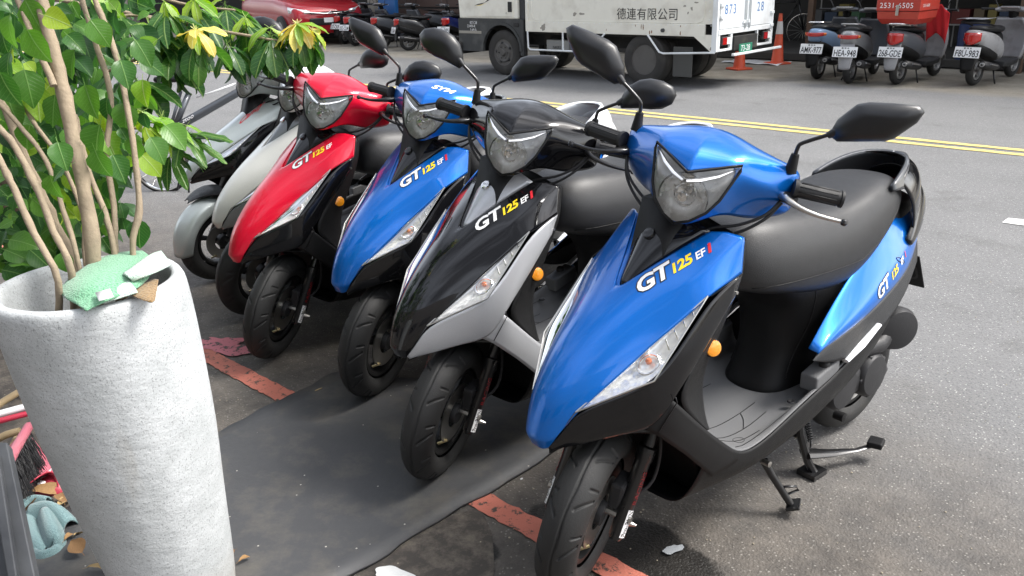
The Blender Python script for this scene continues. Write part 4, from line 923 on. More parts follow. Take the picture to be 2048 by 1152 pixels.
# door bars and hinges
for p in (10.10,10.21):
    V,F=tubegeo([(-5.41-a0,p-p0,.70),(-5.41-a0,p-p0,2.0)],.011,8); b=mk('lock_bar',V,F,TWR,tr)
for p,z in ((9.53,.86),(9.53,1.0),(10.80,.86),(10.80,.70),(10.08,.78),(10.2,.78)): tb('hinge',-5.43,-5.405,p-.03,p+.05,z-.02,z+.02,TWR)
# rivets: a row along the box, built as one set of heads
V,F=[],[]
def rivet(a,z,y=9.453,r=.007):
    b=len(V)
    for i in range(6): t=i*math.pi/3; V.append((a-a0+r*math.cos(t),y+.002-p0,z+r*math.sin(t)))
    V.append((a-a0,y-.005-p0,z))
    for i in range(6): F.append((b+i,b+6,b+(i+1)%6))
for k in range(34): rivet(-8.42+k*.088,.765)
for k in range(12): rivet(-8.45,.83+k*.1,9.446); rivet(-5.55,.83+k*.1,9.466)
rv=mk('rivet_row',V,F,TWR,tr,smooth=False); rv['kind']='stuff'
V,F=tubegeo([(x-a0,9.468-p0,z) for x,z in ((-8.40,2.0),(-8.40,.86),(-8.36,.81),(-8.30,.79),(-5.72,.79),(-5.64,.82),(-5.62,.88),(-5.62,2.0))],.006,6); mk('panel_bead',V,F,TW,tr)
# paint wear
rr=random.Random(3)
SC=simple('scuffed_metal',(.30,.28,.24),.6)
for (a,z,w_,h_) in ((-8.17,.70,.07,.10),(-7.62,.88,.06,.05),(-7.5,.885,.09,.03),(-5.9,.99,.04,.02),(-5.8,.96,.03,.04),(-5.74,1.03,.05,.02),(-5.85,.91,.02,.03),(-5.5,.5,.04,.035)):
    P=blob(a-a0,z,w_/2,h_/2,18,.4,int(a*-100)); n=len(P); mk('paint_chip',[(x,9.4535-p0 if z<.78 else 9.4685-p0,y) for x,y in P],[tuple(range(n))],SC,tr,smooth=False)
RU=simple('rust_streak',(.22,.10,.045),.8)
for k in range(16):
    a=rr.uniform(-8.4,-5.6); z=rr.choice([.765,.79,.70]); h_=rr.uniform(.02,.07)
    P=blob(a-a0,z-h_/2,.004+rr.random()*.004,h_/2,14,.3,k+5); mk('rust_streak',[(x,(9.4532 if z<.78 else 9.4684)-p0,y) for x,y in P],[tuple(range(len(P)))],RU,tr,smooth=False)
mkt=flattext('company_name','德連有限公司',.155,M_['inkk'],tr,(-6.92-a0,9.4675-p0,.835),(1,0,0),(0,0,1),spacing=1.02)
lathe('fuel_cap',[(.022,-.03),(.024,0),(.02,.01),(.0001,.012)],TB,tr,14,'y',(-6.19-a0,9.455-p0,.70))
# cab
cab=[(-9.86,.80),(-9.88,1.1),(-9.70,1.9),(-8.75,2.0),(-8.66,1.95),(-8.66,.80)]
V=[(a-a0,9.46-p0,z) for a,z in cab]+[(a-a0,10.84-p0,z) for a,z in cab]; n=len(cab)
cb=recalc(mk('cab',V,[tuple(range(n)),tuple(range(n,2*n))[::-1]]+[(i,i+n,(i+1)%n+n,(i+1)%n) for i in range(n)],TW,tr,smooth=False,bevel=.02))
tb('cab_rear',-8.66,-8.56,9.50,10.8,.62,1.95,TB)
dr=tq('cab_door',(9.448,[(-9.70,.84),(-9.72,1.25),(-9.60,1.8),(-8.76,1.85),(-8.74,.84)]),TW); 
h=tb('door_handle',-8.83,-8.755,9.436,9.449,.90,1.04,UND,dr,.01)
lathe('door_lock',[(.012,0),(.010,-.006),(.0001,-.007)],M_['steel'],dr,10,'y',(-8.87-a0,9.447-p0,.885))
# flash painted on the cab door
V=[(-9.52,.985),(-9.44,1.01),(-9.30,1.03),(-9.18,1.10),(-9.25,1.075),(-9.10,1.12),(-9.22,1.055),(-9.36,1.005)]
mk('door_stripe',[(a-a0,9.4465-p0,z) for a,z in V],[tuple(range(len(V)))],M_['inkk'],dr,smooth=False)
V=[(-9.50,.982),(-9.36,1.0),(-9.25,1.03),(-9.38,.99)]; mk('door_stripe',[(a-a0,9.4455-p0,z) for a,z in V],[tuple(range(len(V)))],M_['inky'],dr,smooth=False)
arch=[(-9.87,.80),(-8.66,.80),(-8.64,.30),(-8.66,.36)]
ap=[(-9.87,.80),(-9.87,.33),(-9.36,.33),(-9.36,.42)]+[(-8.98-.375*math.cos(t),.36+.36*math.sin(t)) for t in [i*math.pi/10 for i in range(1,10)]]+[(-8.60,.42),(-8.60,.30),(-8.54,.30),(-8.54,.80)]
lc=tq('lower_cab',(9.44,ap),TB,thick=.05)
tq('arch_lip',(9.43,[(-8.98-(.375)*math.cos(t),.36+.36*math.sin(t)) for t in [i*math.pi/12 for i in range(13)]]+[(-8.98+(.415)*math.cos(t),.36+.40*math.sin(t)) for t in [i*math.pi/12 for i in range(13)]]),TB,thick=.03)
tb('cab_front_panel',-9.89,-9.85,9.46,10.84,.33,.80,TB); tb('front_bumper',-9.93,-9.80,9.40,10.9,.28,.46,UND,bevel=.02)
tb('step_trim',-9.86,-9.38,9.435,9.442,.585,.625,SC); 
for nm,s,x,z,sz in (('cab_number','873 28',-9.62,.725,.055),('cab_weight','2349I-R',-9.68,.675,.055),('cab_capacity','3.49人',-9.62,.62,.055)): flattext(nm,s,sz,M_['inkw'],lc,(x-a0,9.438-p0,z),(1,0,0),(0,0,1))
tb('vent',-8.72,-8.62,9.43,9.44,.70,.75,UND)
# chassis, tank box, mudflaps, guard rails
tb('chassis',-9.6,-5.5,9.85,10.45,.42,.60,UND); tb('floor_frame',-8.45,-5.5,9.55,10.8,.60,.79,UND)
tk=tb('tool_box',-8.24,-7.83,9.60,9.75,.36,.52,simple('tool_box_grey',(.28,.28,.27),.6,dirt=.4)); flattext('box_text','NKR5',.06,M_['inkk'],tk,(-8.12-a0,9.594-p0,.40),(1,0,0),(0,0,1))
tb('air_tank',-7.75,-7.25,9.7,9.95,.30,.50,UND,bevel=.05)
for a in (-6.10,): tb('mudflap',a,a+.28,9.56,9.575,.13,.50,simple('mudflap_rubber',(.075,.075,.07),.7))
for path in ([(-8.47,.64),(-8.46,.42),(-8.42,.39),(-7.35,.395)],[(-7.82,.64),(-7.815,.40)],[(-7.10,.64),(-7.35,.40)],[(-6.42,.64),(-6.24,.435),(-6.18,.42),(-5.45,.455)]):
    V,F=tubegeo([(x-a0,9.455-p0,z) for x,z in path],.0125,8); mk('guard_rail',V,F,TWR,tr,autos=40)
RUB=simple('truck_rubber',(.03,.028,.026),.75,dirt=.5,dcol=(.08,.075,.065))
RG=simple('truck_rim',(.11,.105,.10),.5,.3,dirt=.6,dcol=(.06,.055,.05))
def twheel(a,p,front):
    c=(a-a0,p-p0,.325); wv=lathe('wheel',[(.19,-.10),(.22,-.105),(.29,-.105),(.318,-.085),(.325,-.05),(.325,.05),(.318,.085),(.29,.105),(.22,.105),(.19,.10)],RUB,tr,48,'y',c,cap=False)
    if front: pr=[(.0001,-.125),(.035,-.125),(.045,-.115),(.05,-.10),(.075,-.095),(.10,-.10),(.125,-.105),(.165,-.075),(.185,-.085),(.195,-.10),(.20,-.09)]
    else: pr=[(.0001,-.06),(.045,-.06),(.06,-.03),(.09,.0),(.13,.01),(.165,0),(.175,-.06),(.19,-.10),(.20,-.09)]
    r=lathe('rim',pr,RG,wv,40,'y',c)
    V,F=[],[]
    for k in range(6):
        t=k*math.pi/3; R_=.088 if front else .10; y=-.10 if front else -.02; x,z=c[0]+R_*math.cos(t),c[2]+R_*math.sin(t); tubegeo([(x,c[1]+y+.01,z),(x,c[1]+y-.012,z)],.008,6,V,F)
    mk('lug_nut',V,F,UND,wv)
    V,F=[],[]
    for k in range(5):
        t=k*2*math.pi/5+.5; R_=.142; y=-.092 if front else .0; P=[(c[0]+R_*math.cos(t+d)+.0*d,c[1]+y-.004,c[2]+R_*math.sin(t+d)) for d in (-.16,0,.16)]
        tubegeo(P,[.008,.018,.008],8,V,F)
    mk('rim_hole',V,F,M_['inkk'],wv)
for a,p,fr in ((-8.98,9.58,1),(-6.50,9.60,0),(-6.50,9.83,0),(-6.50,10.5,0),(-6.50,10.72,0),(-8.98,10.72,1)): twheel(a,p,fr)
tb('axle',-6.54,-6.46,9.6,10.7,.29,.36,UND)
# ------------------------------------------------------------------ cones
def cone(px,py,h,label,lean=0):
    p=at(px,py); t=thing('traffic_cone',label,'traffic cone',p,.4,'traffic cones by the truck')
    OR=M_.setdefault('orange',simple('cone_orange',(.62,.085,.035),.5,dirt=.4,dcol=(.2,.08,.05)))
    lathe('cone_body',[(.145*h,.02),(.125*h,.06*h),(.07*h,.60*h),(.045*h,.88*h),(.035*h,h),(.0001,h)],OR,t,24)
    lathe('reflective_band',[(.0745*h,.60*h),(.052*h,.85*h)],simple('band',(.55,.55,.54),.4),t,24,cap=False)
    box('cone_base',-.20*h,.20*h,-.20*h,.20*h,0,.03,OR,t,bevel=.01)
cone(1554,128,.74,'tall orange traffic cone with grey band standing right of the truck')
cone(1478,139,.70,'orange traffic cone half hidden behind the truck number plate')
# ------------------------------------------------------------------ building fronts
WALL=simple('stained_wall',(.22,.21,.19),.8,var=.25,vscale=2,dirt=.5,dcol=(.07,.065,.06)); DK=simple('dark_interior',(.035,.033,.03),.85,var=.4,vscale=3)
WOOD=simple('old_wood',(.09,.055,.035),.7,var=.3,vscale=12); SHUT=simple('shutter_brown',(.075,.045,.035),.6)
PIL=simple('pillar_paint',(.33,.30,.25),.75,dirt=.5)
def bl(name,par,a,b,c,d,e,f,mat,bev=0): return box(name,a-par['_a'],b-par['_a'],c-par['_p'],d-par['_p'],e,f,mat,par,bevel=bev)
def building(label,a_,b_,p_,h,openings,seed):
    t=thing('shop_building',label,'building',RD((a_+b_)/2,p_),RROT); t['_a']=(a_+b_)/2; t['_p']=p_
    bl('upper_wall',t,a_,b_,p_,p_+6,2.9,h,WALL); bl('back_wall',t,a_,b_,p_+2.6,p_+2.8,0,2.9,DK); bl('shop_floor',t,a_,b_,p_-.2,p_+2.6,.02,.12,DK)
    for o in openings: bl('pillar',t,o-.17,o+.17,p_,p_+.35,.12,2.9,PIL,.01)
    for k in range(int(b_-a_)//3+1): 
        f=bl('window',t,a_+.8+k*3,a_+2.2+k*3,p_-.03,p_-.003,3.6,5.0,M_['rimgrey']); x=a_+.85+k*3; box('pane',x-t['_a'],x+1.3-t['_a'],-.045,-.031,3.65,4.95,M_['inkk'],f)
    return t
b1=building('dim open shop front behind the four scooters at upper right',-9.5,3.5,13.3,5.2,(-8.6,-4.6,-.6,3.2),1)
b2=building('low building with brown shutter boards and pale window frame behind the truck cab',-21.5,-9.6,13.6,5.2,(-20.5,-17.2,-13.6,-10.6),2)
b3=building('row of far shops at the end of the street',-44,-21.6,14.2,5.4,(-42,-37,-32,-27,-22.5),3)
# unseen house wall behind the camera, added to block sky and shape paint reflections
b4=thing('unseen_sky_blocker','unseen windowed wall behind the viewer, added to block sky and shape reflections','building',RD(0,-4.5),RROT); b4['_a']=0; b4['_p']=-4.5
bl('front_wall',b4,-18,7,-4.8,-4.5,0,5.0,simple('unseen_wall_grey',(.16,.15,.14),.7,dirt=.4))
for k in range(9): bl('window',b4,-15+k*3,-13.2+k*3,-4.50,-4.46,1.0,2.4,M_['inkk'])
for k in range(9): bl('shutter_slat',b2,-16.8,-13.8,13.75,13.80,.15+k*.2,.31+k*.2,SHUT,.005)
for k in range(9): bl('shutter_slat',b2,-13.4,-10.8,13.75,13.80,.15+k*.2,.31+k*.2,SHUT,.005)
wf=bl('window_frame',b2,-12.95,-12.15,13.66,13.70,.45,1.05,M_['white']); box('pane',-12.88-b2['_a'],-12.22-b2['_a'],.045,.055,.5,1.0,M_['inkk'],wf)
for x in (-7.5,-6.4,-5.3): bl('wooden_post',b1,x,x+.09,14.0,14.1,.12,2.9,WOOD)
bl('wooden_post',b1,-3.05,-2.93,12.9,13.02,0,2.9,WOOD)
# shelves with goods in the open shop
rr=random.Random(21)
for k,(sa,sp_) in enumerate(((-3.9,15.0),(-2.3,14.6),(-.9,14.7),(-6.2,15.2))):
    t=thing('shop_shelf',['steel shelf in the dark shop behind the second scooter from the right','steel shelf in the shop between the wooden post and the rightmost scooter','steel shelf at the right end of the dark shop','steel shelf in the shop above the bicycle wheel'][k],'shelf',RD(sa,sp_,.12),RROT,'shelves inside the open shop')
    for z in (.35,.75,1.15,1.55): box('shelf_board',-.6,.6,-.2,.2,z,z+.02,M_['rimgrey'],t)
    for x in (-.6,.58):
        for y in (-.2,.18): box('shelf_post',x,x+.02,y,y+.02,0,1.8,M_['rimgrey'],t)
    shelf_nm=['second shelf from the left','shelf right of the wooden post','rightmost shelf','leftmost shelf'][k]
    pal=[((.3,.22,.12),'brown'),((.5,.5,.48),'white'),((.08,.12,.2),'navy'),((.1,.25,.12),'green'),((.3,.05,.04),'red'),((.2,.2,.2),'grey'),((.45,.36,.10),'ochre')]
    for zi,z in enumerate((.37,.77)):
        x=-.55; cs_=pal[:]; rr.shuffle(cs_)
        for c_,nm in cs_[:4]:
            w_=rr.uniform(.12,.26); h_=rr.uniform(.14,.30)
            gm=M_.get('goods_'+nm) or M_.setdefault('goods_'+nm,simple('goods_'+nm,tuple(v*.35 for v in c_),.7))
            g=box('carton',x,x+w_,-.15,.12,z,z+h_,gm,None,bevel=.006); g.location=RD(sa,sp_,.12); g.rotation_euler=(0,0,RROT)
            tag(g,'%s %s carton, %s board of the %s'%('wide' if w_>.19 else 'narrow',nm,('lower','upper')[zi],shelf_nm),'box','goods on the shop shelves'); x+=w_+rr.uniform(.02,.06)
# drum, crate
p=at(1905,146); t=thing('plastic_drum','blue plastic drum standing behind the red delivery box scooter','drum',p+NA*.7,0); BL=simple('drum_blue',(.008,.022,.085),.5)
lathe('drum_body',[(.17,0),(.19,.02),(.2,.15),(.195,.3),(.2,.45),(.195,.58),(.17,.6)],BL,t,28); lathe('drum_lid',[(.18,.6),(.185,.63),(.15,.645),(.0001,.645)],M_['inkk'],t,28)
p=at(2030,112); t=thing('plastic_crate','green plastic crate beside the rightmost scooter','crate',p+NA*.4,RROT); GR=simple('crate_green',(.02,.16,.06),.5)
for z in (0,.12,.24,.36): box('crate_rail',-.28,.28,-.2,-.18,z,z+.07,GR,t)
for x in (-.28,-.1,.08,.26): box('crate_post',x,x+.02,-.2,-.18,0,.43,GR,t)
box('crate_side',-.28,-.26,-.18,.2,0,.43,GR,t); box('crate_side',.26,.28,-.18,.2,0,.43,GR,t); box('crate_bottom',-.26,.26,-.18,.2,0,.02,GR,t)
p=at(1500,126); t=thing('paper_sheet','crumpled white sheet lying between the two traffic cones','litter',at(1512,126),RROT)
patch('sheet_surface',[[(x*.16,y*.12,.02+.02*math.sin(x*3+y*2)) for y in range(-2,3)] for x in range(-3,4)],M_['white'],t,sub=1,solid=.002)
# sign column
t=thing('sign_column','blue standing sign board behind the parked black scooters at upper left','sign',RD(-16.1,13.2),RROT); box('sign_panel',-.3,.3,-.05,.05,.3,2.3,simple('sign_blue',(.02,.12,.34),.4),t,bevel=.01); box('sign_post',-.04,.04,-.04,.04,0,.3,M_['rimgrey'],t)
t=thing('wall_lamp','round white lamp on the blue sign board','lamp',RD(-16.1,13.1,1.25),RROT); lathe('lamp_disc',[(.09,.0),(.10,-.02),(.09,-.05),(.0001,-.06)],M_['white'],t,24,'y',(0,.0,0)); box('lamp_bracket',-.02,.02,.0,.06,-.02,.02,M_['rimgrey'],t)
# ------------------------------------------------------------------ scooters parked tail out
def rear_scooter(label,P,rz,body,plate,group,tail='red',rail=M_['chrome'],seat=M_['seat'],detail=1,shield=None,fend=None,lean=0):
    t=thing('motor_scooter',label,'scooter',P,rz,group); t.rotation_euler=(lean,0,rz); t.scale=(.92,1.0,.86); sh=shield or body
    tw=tyre('rear_wheel',.205,.09,M_['rubber'],t,c=(0,0,.205),nt=48,nv=12,groove=False); rim(tw,M_['rimgrey'],None,(0,0,.205),R=.125); wheel_spokes(M_['rimgrey'],tw,None,(0,0,.205),6)
    tw=tyre('front_wheel',.205,.085,M_['rubber'],t,c=(1.20,0,.205),nt=48,nv=12,groove=False); rim(tw,M_['rimgrey'],None,(1.20,0,.205),R=.125); wheel_spokes(M_['rimgrey'],tw,None,(1.2,0,.205),6)
    hs=lambda x,w,zt,zb,cr=.03:[(x,0,zt),(x,w*.6,zt-.004),(x,w*.95,zt-cr),(x,w,(zt+zb)/2),(x,w*.9,zb+.02),(x,w*.5,zb),(x,-w*.5,zb),(x,-w*.9,zb+.02),(x,-w,(zt+zb)/2),(x,-w*.95,zt-cr),(x,-w*.6,zt-.004)]
    loft('tail_body',[hs(-.285,.045,.735,.66),hs(-.25,.085,.765,.575),hs(-.15,.125,.76,.50),hs(0,.15,.735,.44),hs(.18,.165,.70,.38),hs(.36,.165,.62,.33),hs(.46,.15,.50,.30)],body,t,sub=2)
    loft('seat_pedestal',[hs(.20,.12,.72,.33),hs(.42,.12,.72,.30),hs(.50,.10,.68,.30)],M_['matte'],t,sub=1)
    loft('lower_cover',[hs(-.235,.08,.60,.50),hs(-.18,.115,.60,.44),hs(-.02,.145,.56,.38),hs(.15,.15,.50,.34),hs(.35,.15,.42,.28)],M_['matte'],t,sub=2)
    loft('seat',[hs(-.14,.08,.80,.74),hs(-.08,.125,.815,.735),hs(.1,.14,.805,.72),hs(.28,.145,.775,.69),hs(.44,.12,.79,.68),hs(.54,.08,.78,.70),hs(.57,.04,.76,.72)],seat,t,sub=2)
    patch('rear_fender',[[(-.20,.08,.62),(-.20,.03,.63),(-.2,0,.63)],[(-.25,.09,.50),(-.265,.04,.50),(-.27,0,.50)],[(-.275,.085,.36),(-.295,.04,.355),(-.30,0,.355)],[(-.285,.065,.235),(-.30,.03,.225),(-.305,0,.225)]],fend or M_['matte'],t,mirror=True,sub=2,solid=.008,off=0)
    if tail=='bar':
        tl=patch('tail_lamp',[[(-.235,.120,.705),(-.235,.118,.655)],[(-.285,.075,.705),(-.285,.073,.650)],[(-.305,0,.70),(-.305,0,.645)]],M_['redlens'],t,mirror=True,sub=2,solid=.01,off=1)
        for s in (1,-1): patch('turn_signal',[[(-.205,.136*s,.70),(-.205,.134*s,.66)],[(-.24,.119*s,.702),(-.24,.117*s,.66)]],M_['orangelens'],t,sub=1,solid=.01,off=0)
    else:
        patch('tail_lamp',[[(-.22,.10,.72),(-.23,.10,.62)],[(-.285,.06,.73),(-.285,.055,.58)],[(-.31,0,.73),(-.315,0,.565)]],M_['redlens'],t,mirror=True,sub=2,solid=.012,off=1)
    X=Matrix.Translation((-.325,0,.475))@Matrix.Rotation(math.radians(14),4,'Y')
    pl=box('number_plate',-.004,.004,-.145,.145,-.072,.072,M_['plate'],t,bevel=.003,M=X)
    def pt(nm,s,sz,y,z,mt,wd=.265): V,F=textmesh(s,1,0,.012,1.0); wmax=max(v[0] for v in V); kx=min(wd/wmax,sz*1.1); mk(nm,[X@Vector((-.0052,wmax*kx/2-a*kx+y,z+b*sz)) for a,b in V],[f[::-1] for f in F],mt,pl,smooth=False)
    if plate: pt('plate_text',plate,.125,0,-.058,M_['inkk']); pt('plate_district','臺 灣 省',.024,0,.045,M_['inkk'],.1)
    V,F=tubegeo(smoothpath([(.05,.125,.80),(-.12,.12,.835),(-.25,.085,.85),(-.28,0,.853),(-.25,-.085,.85),(-.12,-.12,.835),(.05,-.125,.80)],.011,3)[0],.011,8); mk('grab_rail',V,F,rail,t)
    loft('engine_case',[hs(-.16,.04,.30,.15),hs(.02,.045,.33,.16),hs(.25,.05,.36,.18),hs(.42,.04,.34,.20)],M_['engine'],t,sub=1,M=Matrix.Translation((0,.10,0)))
    ex=tube('silencer',[(.30,-.13,.22),(.22,-.15,.24),(-.05,-.16,.28),(-.22,-.165,.31),(-.25,-.165,.315)],[.02,.045,.055,.055,.035],M_['engine'],t,seg=16); lathe('silencer_outlet',[(.03,0),(.028,-.02),(.015,-.022),(.014,.0)],M_['rimgrey'],ex,14,'x',(-.25,-.165,.315))
    tube('silencer_shield',[(.12,-.195,.27),(-.15,-.205,.315)],[.022,.03],M_['rimgrey'],ex,seg=10,flat=.4)
    loft('floorboard',[[(x,-.17,z-.07),(x,.17,z-.07),(x,.18,z),(x,-.18,z)] for x,z in ((.40,.30),(.62,.285),(.86,.31))],M_['mattegrey'],t,sub=0,bevel=.01)
    rows=[[(x0+c*.03*0-abs(y)*.35,y,z) for y in (-.20,-.14,-.05,.05,.14,.20)] for x0,z,c in ((.98,.30,0),(1.0,.42,0),(1.01,.60,0),(.99,.75,0),(.95,.86,0))]
    w_=[.85,1.0,1.05,.95,.75]; rows=[[(x,y*k,z) for x,y,z in r] for r,k in zip(rows,w_)]
    patch('leg_shield',rows,sh,t,sub=2,solid=.05,off=0)
    tube('front_nose',[(1.0,0,.84),(1.07,0,.66),(1.10,0,.50)],[.07,.11,.07],sh,t,seg=14)
    patch('front_fender',[[(1.20+.235*math.cos(a),0,.205+.235*math.sin(a)),(1.20+.22*math.cos(a),.055,.205+.22*math.sin(a)),(1.20+.17*math.cos(a),.062,.205+.17*math.sin(a))] for a in [math.radians(v) for v in range(10,161,25)]],sh,t,mirror=True,sub=1,solid=.004)
    loft('handlebar_cover',[[(x,y*.9,z-.05),(x+.07,y,z-.02),(x+.06,y,z+.035),(x-.04,y,z+.03),(x-.07,y,z-.02)] for x,y,z in ((.86,-.20,.975),(.90,-.09,.98),(.92,0,.985),(.90,.09,.98),(.86,.20,.975))],sh if detail else M_['matte'],t,sub=2)
    box('dashboard',.80,.86,-.11,.11,.985,1.02,M_['rimgrey'],t,bevel=.01)
    tube('steering_column',[(.98,0,.80),(.92,0,.96)],.05,M_['matte'],t)
    for s in (1,-1):
        tube('grip',[(.86,.19*s,.98),(.80,.33*s,.985)],.017,M_['grip'],t); tube('brake_lever',[(.90,.19*s,.97),(.86,.32*s,.965)],.006,M_['steel'],t,seg=6)
        ar=tube('mirror_arm',[(.89,.16*s,1.0),(.87,.20*s,1.10),(.86,.26*s,1.16)],.006,M_['blacksteel'],t,seg=8)
        O_=[(.26*s+.062*math.cos(k)*1.0,1.19+.040*math.sin(k)) for k in [i*math.pi/8 for i in range(16)]]
        TM=Matrix.Translation((.86,.26*s,1.19))@Matrix.Rotation(math.radians(32),4,'Y')@Matrix.Translation((-.86,-.26*s,-1.19)); mi=recalc(shell('mirror',O_,.02,M_['mirror'],t,'x',dome=.02,at0=.86,M=TM)); recalc(mk('mirror_glass',[(.849,.26*s+(a-.26*s)*.9,1.19+(b-1.19)*.9) for a,b in O_],[tuple(range(16))],M_['mirrorglass'],mi,smooth=False,M=TM))
    V,F=[],[]; tubegeo([(.30,.10,.20),(.25,.16,.01)],.010,8,V,F); mk('stand_leg',V,F,M_['blacksteel'],t); V,F=tubegeo([(.30,-.10,.20),(.25,-.16,.01)],.010,8); mk('stand_leg',V,F,M_['blacksteel'],t)
    return t
GR_='scooters parked tail out by the dark shop at upper right'; GL_='dark scooters parked tail out at upper left'
LB=paint('pale_blue_paint',(.20,.30,.46),.3,.4); LS=simple('dull_silver',(.36,.37,.38),.38,.5,.4,dirt=.3); DG=simple('worn_dark_paint',(.085,.092,.105),.4,.2,.5,dirt=.3)
LG=simple('scratched_grey',(.33,.33,.34),.5,.3,dirt=.6,dcol=(.13,.12,.11))
def gz(a,b,c,d): p=at(a,b); q=at(c,d); v=(q-p); return p,math.atan2(v.y,v.x)
rear_scooter('pale blue scooter with plate AMK-977, leftmost of the four at upper right',at(1634,158),math.radians(50),LB,'AMK-977',GR_,tail='bar',seat=M_['seat'],shield=DG)
rear_scooter('dull silver scooter with plate HEA-948 and wide orange and red tail lamp',at(1697,167),math.radians(53),LS,'HEA-948',GR_,tail='bar',rail=LS,shield=DG,fend=LG)
s3=rear_scooter('scooter with plate 268-GDE carrying a red delivery box',at(1793,169),math.radians(43),DG,'268-GDE',GR_,rail=M_['chrome'],shield=LG,fend=LG)
rear_scooter('silver scooter with plate F8U-983, rightmost at the dark shop',at(1945,171),math.radians(40),LG,'F8U-983',GR_,rail=M_['matte'],shield=LG)
# delivery box with bag hung in front
RB=simple('delivery_red',(.42,.035,.02),.45,0,.3,dirt=.3,dcol=(.2,.03,.02))
P=at(1793,169); hz=Matrix.Rotation(math.radians(43),3,'Z'); bp_=P+hz@Vector((.02,0,.725))
t=thing('delivery_box','red delivery box with white phone number strapped on the tail of the scooter','box',bp_,math.radians(43))
loft('box_shell',[[(-.24*k,-.25*k,z),(.30*k,-.25*k,z),(.30*k,.25*k,z),(-.24*k,.25*k,z)] for k,z in ((.80,0),(.97,.06),(1.0,.14),(1.0,.145))],RB,t,bevel=.008,smooth=False)
lid=loft('box_lid',[[(-.25*k,-.26*k,z),(.31*k,-.26*k,z),(.31*k,.26*k,z),(-.25*k,.26*k,z)] for k,z in ((1,.15),(1,.46),(.95,.50))],RB,t,bevel=.008,smooth=False)
box('box_latch',-.265,-.250,-.018,.018,.10,.22,M_['steel'],t,bevel=.003)
for nm,x_,v0 in (('phone_number','2531-6505',.17),): 
    flattext(nm,x_,.085,M_['inkw'],lid,(-.2515,.22,.185),(0,-1,0),(0,0,1),spacing=1.1)
flattext('phone_number','2531-6505',.045,M_['inkw'],lid,(-.18,-.2615,.195),(1,0,0),(0,0,1))
box('box_rack',-.16,.20,-.14,.14,-.015,-.002,M_['chrome'],t,bevel=.004)
RC=simple('red_cloth',(.55,.015,.02),.8); ck=P+hz@Vector((.60,-.16,.95))
t=tag(patch('red_jacket',[[(.02*math.sin(i*2+j),(-.14+.035*i),-.02-.085*j-.03*abs(i-4)+.015*math.sin(i*3.1+j)) for j in range(0,5)] for i in range(9)],RC,None,sub=2,solid=.006),'bright red cloth jacket hung over the handlebar of the delivery scooter','jacket'); t.location=ck; t.rotation_euler=(0,0,math.radians(30))
o=patch('newspaper',[[(x*.1,y*.07,.012*math.sin(x*2+y)) for y in range(-2,3)] for x in range(-2,3)],M_['white'],None,sub=1,solid=.004); o.location=at(1905,146)+NA*.7+Vector((0,0,.665)); tag(o,'folded white newspaper lying on top of the blue drum','newspaper')
BK=simple('black_bodywork',(.012,.012,.014),.3,0,.6); BKB=simple('navy_bodywork',(.01,.02,.12),.3,.2,.7)
for i,(px,py,deg,bd,pt_,lb) in enumerate(((690,88,60,BK,'037-CKF','black scooter nearest the red car, its red tail lamp showing'),(712,92,52,BK,'052-CLM','black scooter second from the red car'),(818,101,22,BK,'515-EMP','black scooter turned broadside at upper left behind the mirror'),(768,96,45,DG,None,'dark scooter between the black ones and the broadside scooter'),(905,100,60,BKB,'370-385','black and blue scooter whose tail meets the truck cab'),(872,88,40,DG,None,'dark grey scooter behind the broadside scooter'))):
    rear_scooter(lb,at(px,py),math.radians(deg),bd,pt_,GL_,rail=M_['matte'],shield=DG)
# ------------------------------------------------------------------ bicycle by the dark shop
def wheelbike(par,c,R,mat,tw=.018,n=16,nm='wheel'):
    w_=lathe(nm,[(R-tw,-tw*.7),(R,0),(R-tw,tw*.7),(R-tw*1.6,0),(R-tw,-tw*.7)],M_['rubber'],par,40,'y',c,cap=False)
    lathe('rim',[(R-tw*1.7,-.012),(R-tw*1.2,-.012),(R-tw*1.2,.012),(R-tw*1.7,.012),(R-tw*1.7,-.012)],M_['chrome'],w_,40,'y',c,cap=False)
    V,F=[],[]
    for k in range(n): t=2*math.pi*k/n; tubegeo([c,(c[0]+(R-tw)*math.cos(t),c[1],c[2]+(R-tw)*math.sin(t))],.0022,4,V,F)
    s=mk('spokes',V,F,M_['steel'],w_); return w_
p=at(1603,96); bk=thing('bicycle','dark bicycle with wire basket standing in the shop gap right of the orange cone','bicycle',p,math.radians(-30))
wheelbike(bk,(0,0,.31),.31,M_['rubber']); wheelbike(bk,(-1.0,0,.31),.31,M_['rubber'])
V,F=[],[]
for a,b in (((0,.31),(-.12,.85)),((-.14,.75),(-.42,.32)),((-.42,.32),(-.62,.80)),((-.62,.78),(-.16,.80)),((-.42,.32),(-1.0,.31)),((-1.0,.31),(-.60,.74))): tubegeo([(a[0],0,a[1]),(b[0],0,b[1])],.016,8,V,F)
mk('frame',V,F,M_['blacksteel'],bk); V,F=tubegeo([(-.12,-.25,1.0),(-.10,0,.97),(-.12,.25,1.0)],.012,8); mk('handlebar',V,F,M_['chrome'],bk); loft('saddle',[[(x,-w_,.88),(x,w_,.88),(x,w_*.7,.93),(x,-w_*.7,.93)] for x,w_ in ((-.52,.03),(-.62,.05),(-.74,.1))],M_['matte'],bk)
# ------------------------------------------------------------------ red car
CR=paint('car_red',(.33,.01,.018),.2,.35); c0=at(600,100)
P=RD(-17.6,12.25); car=thing('parked_car','red car parked at the far side seen behind the leaves','car',P,math.radians(-58))
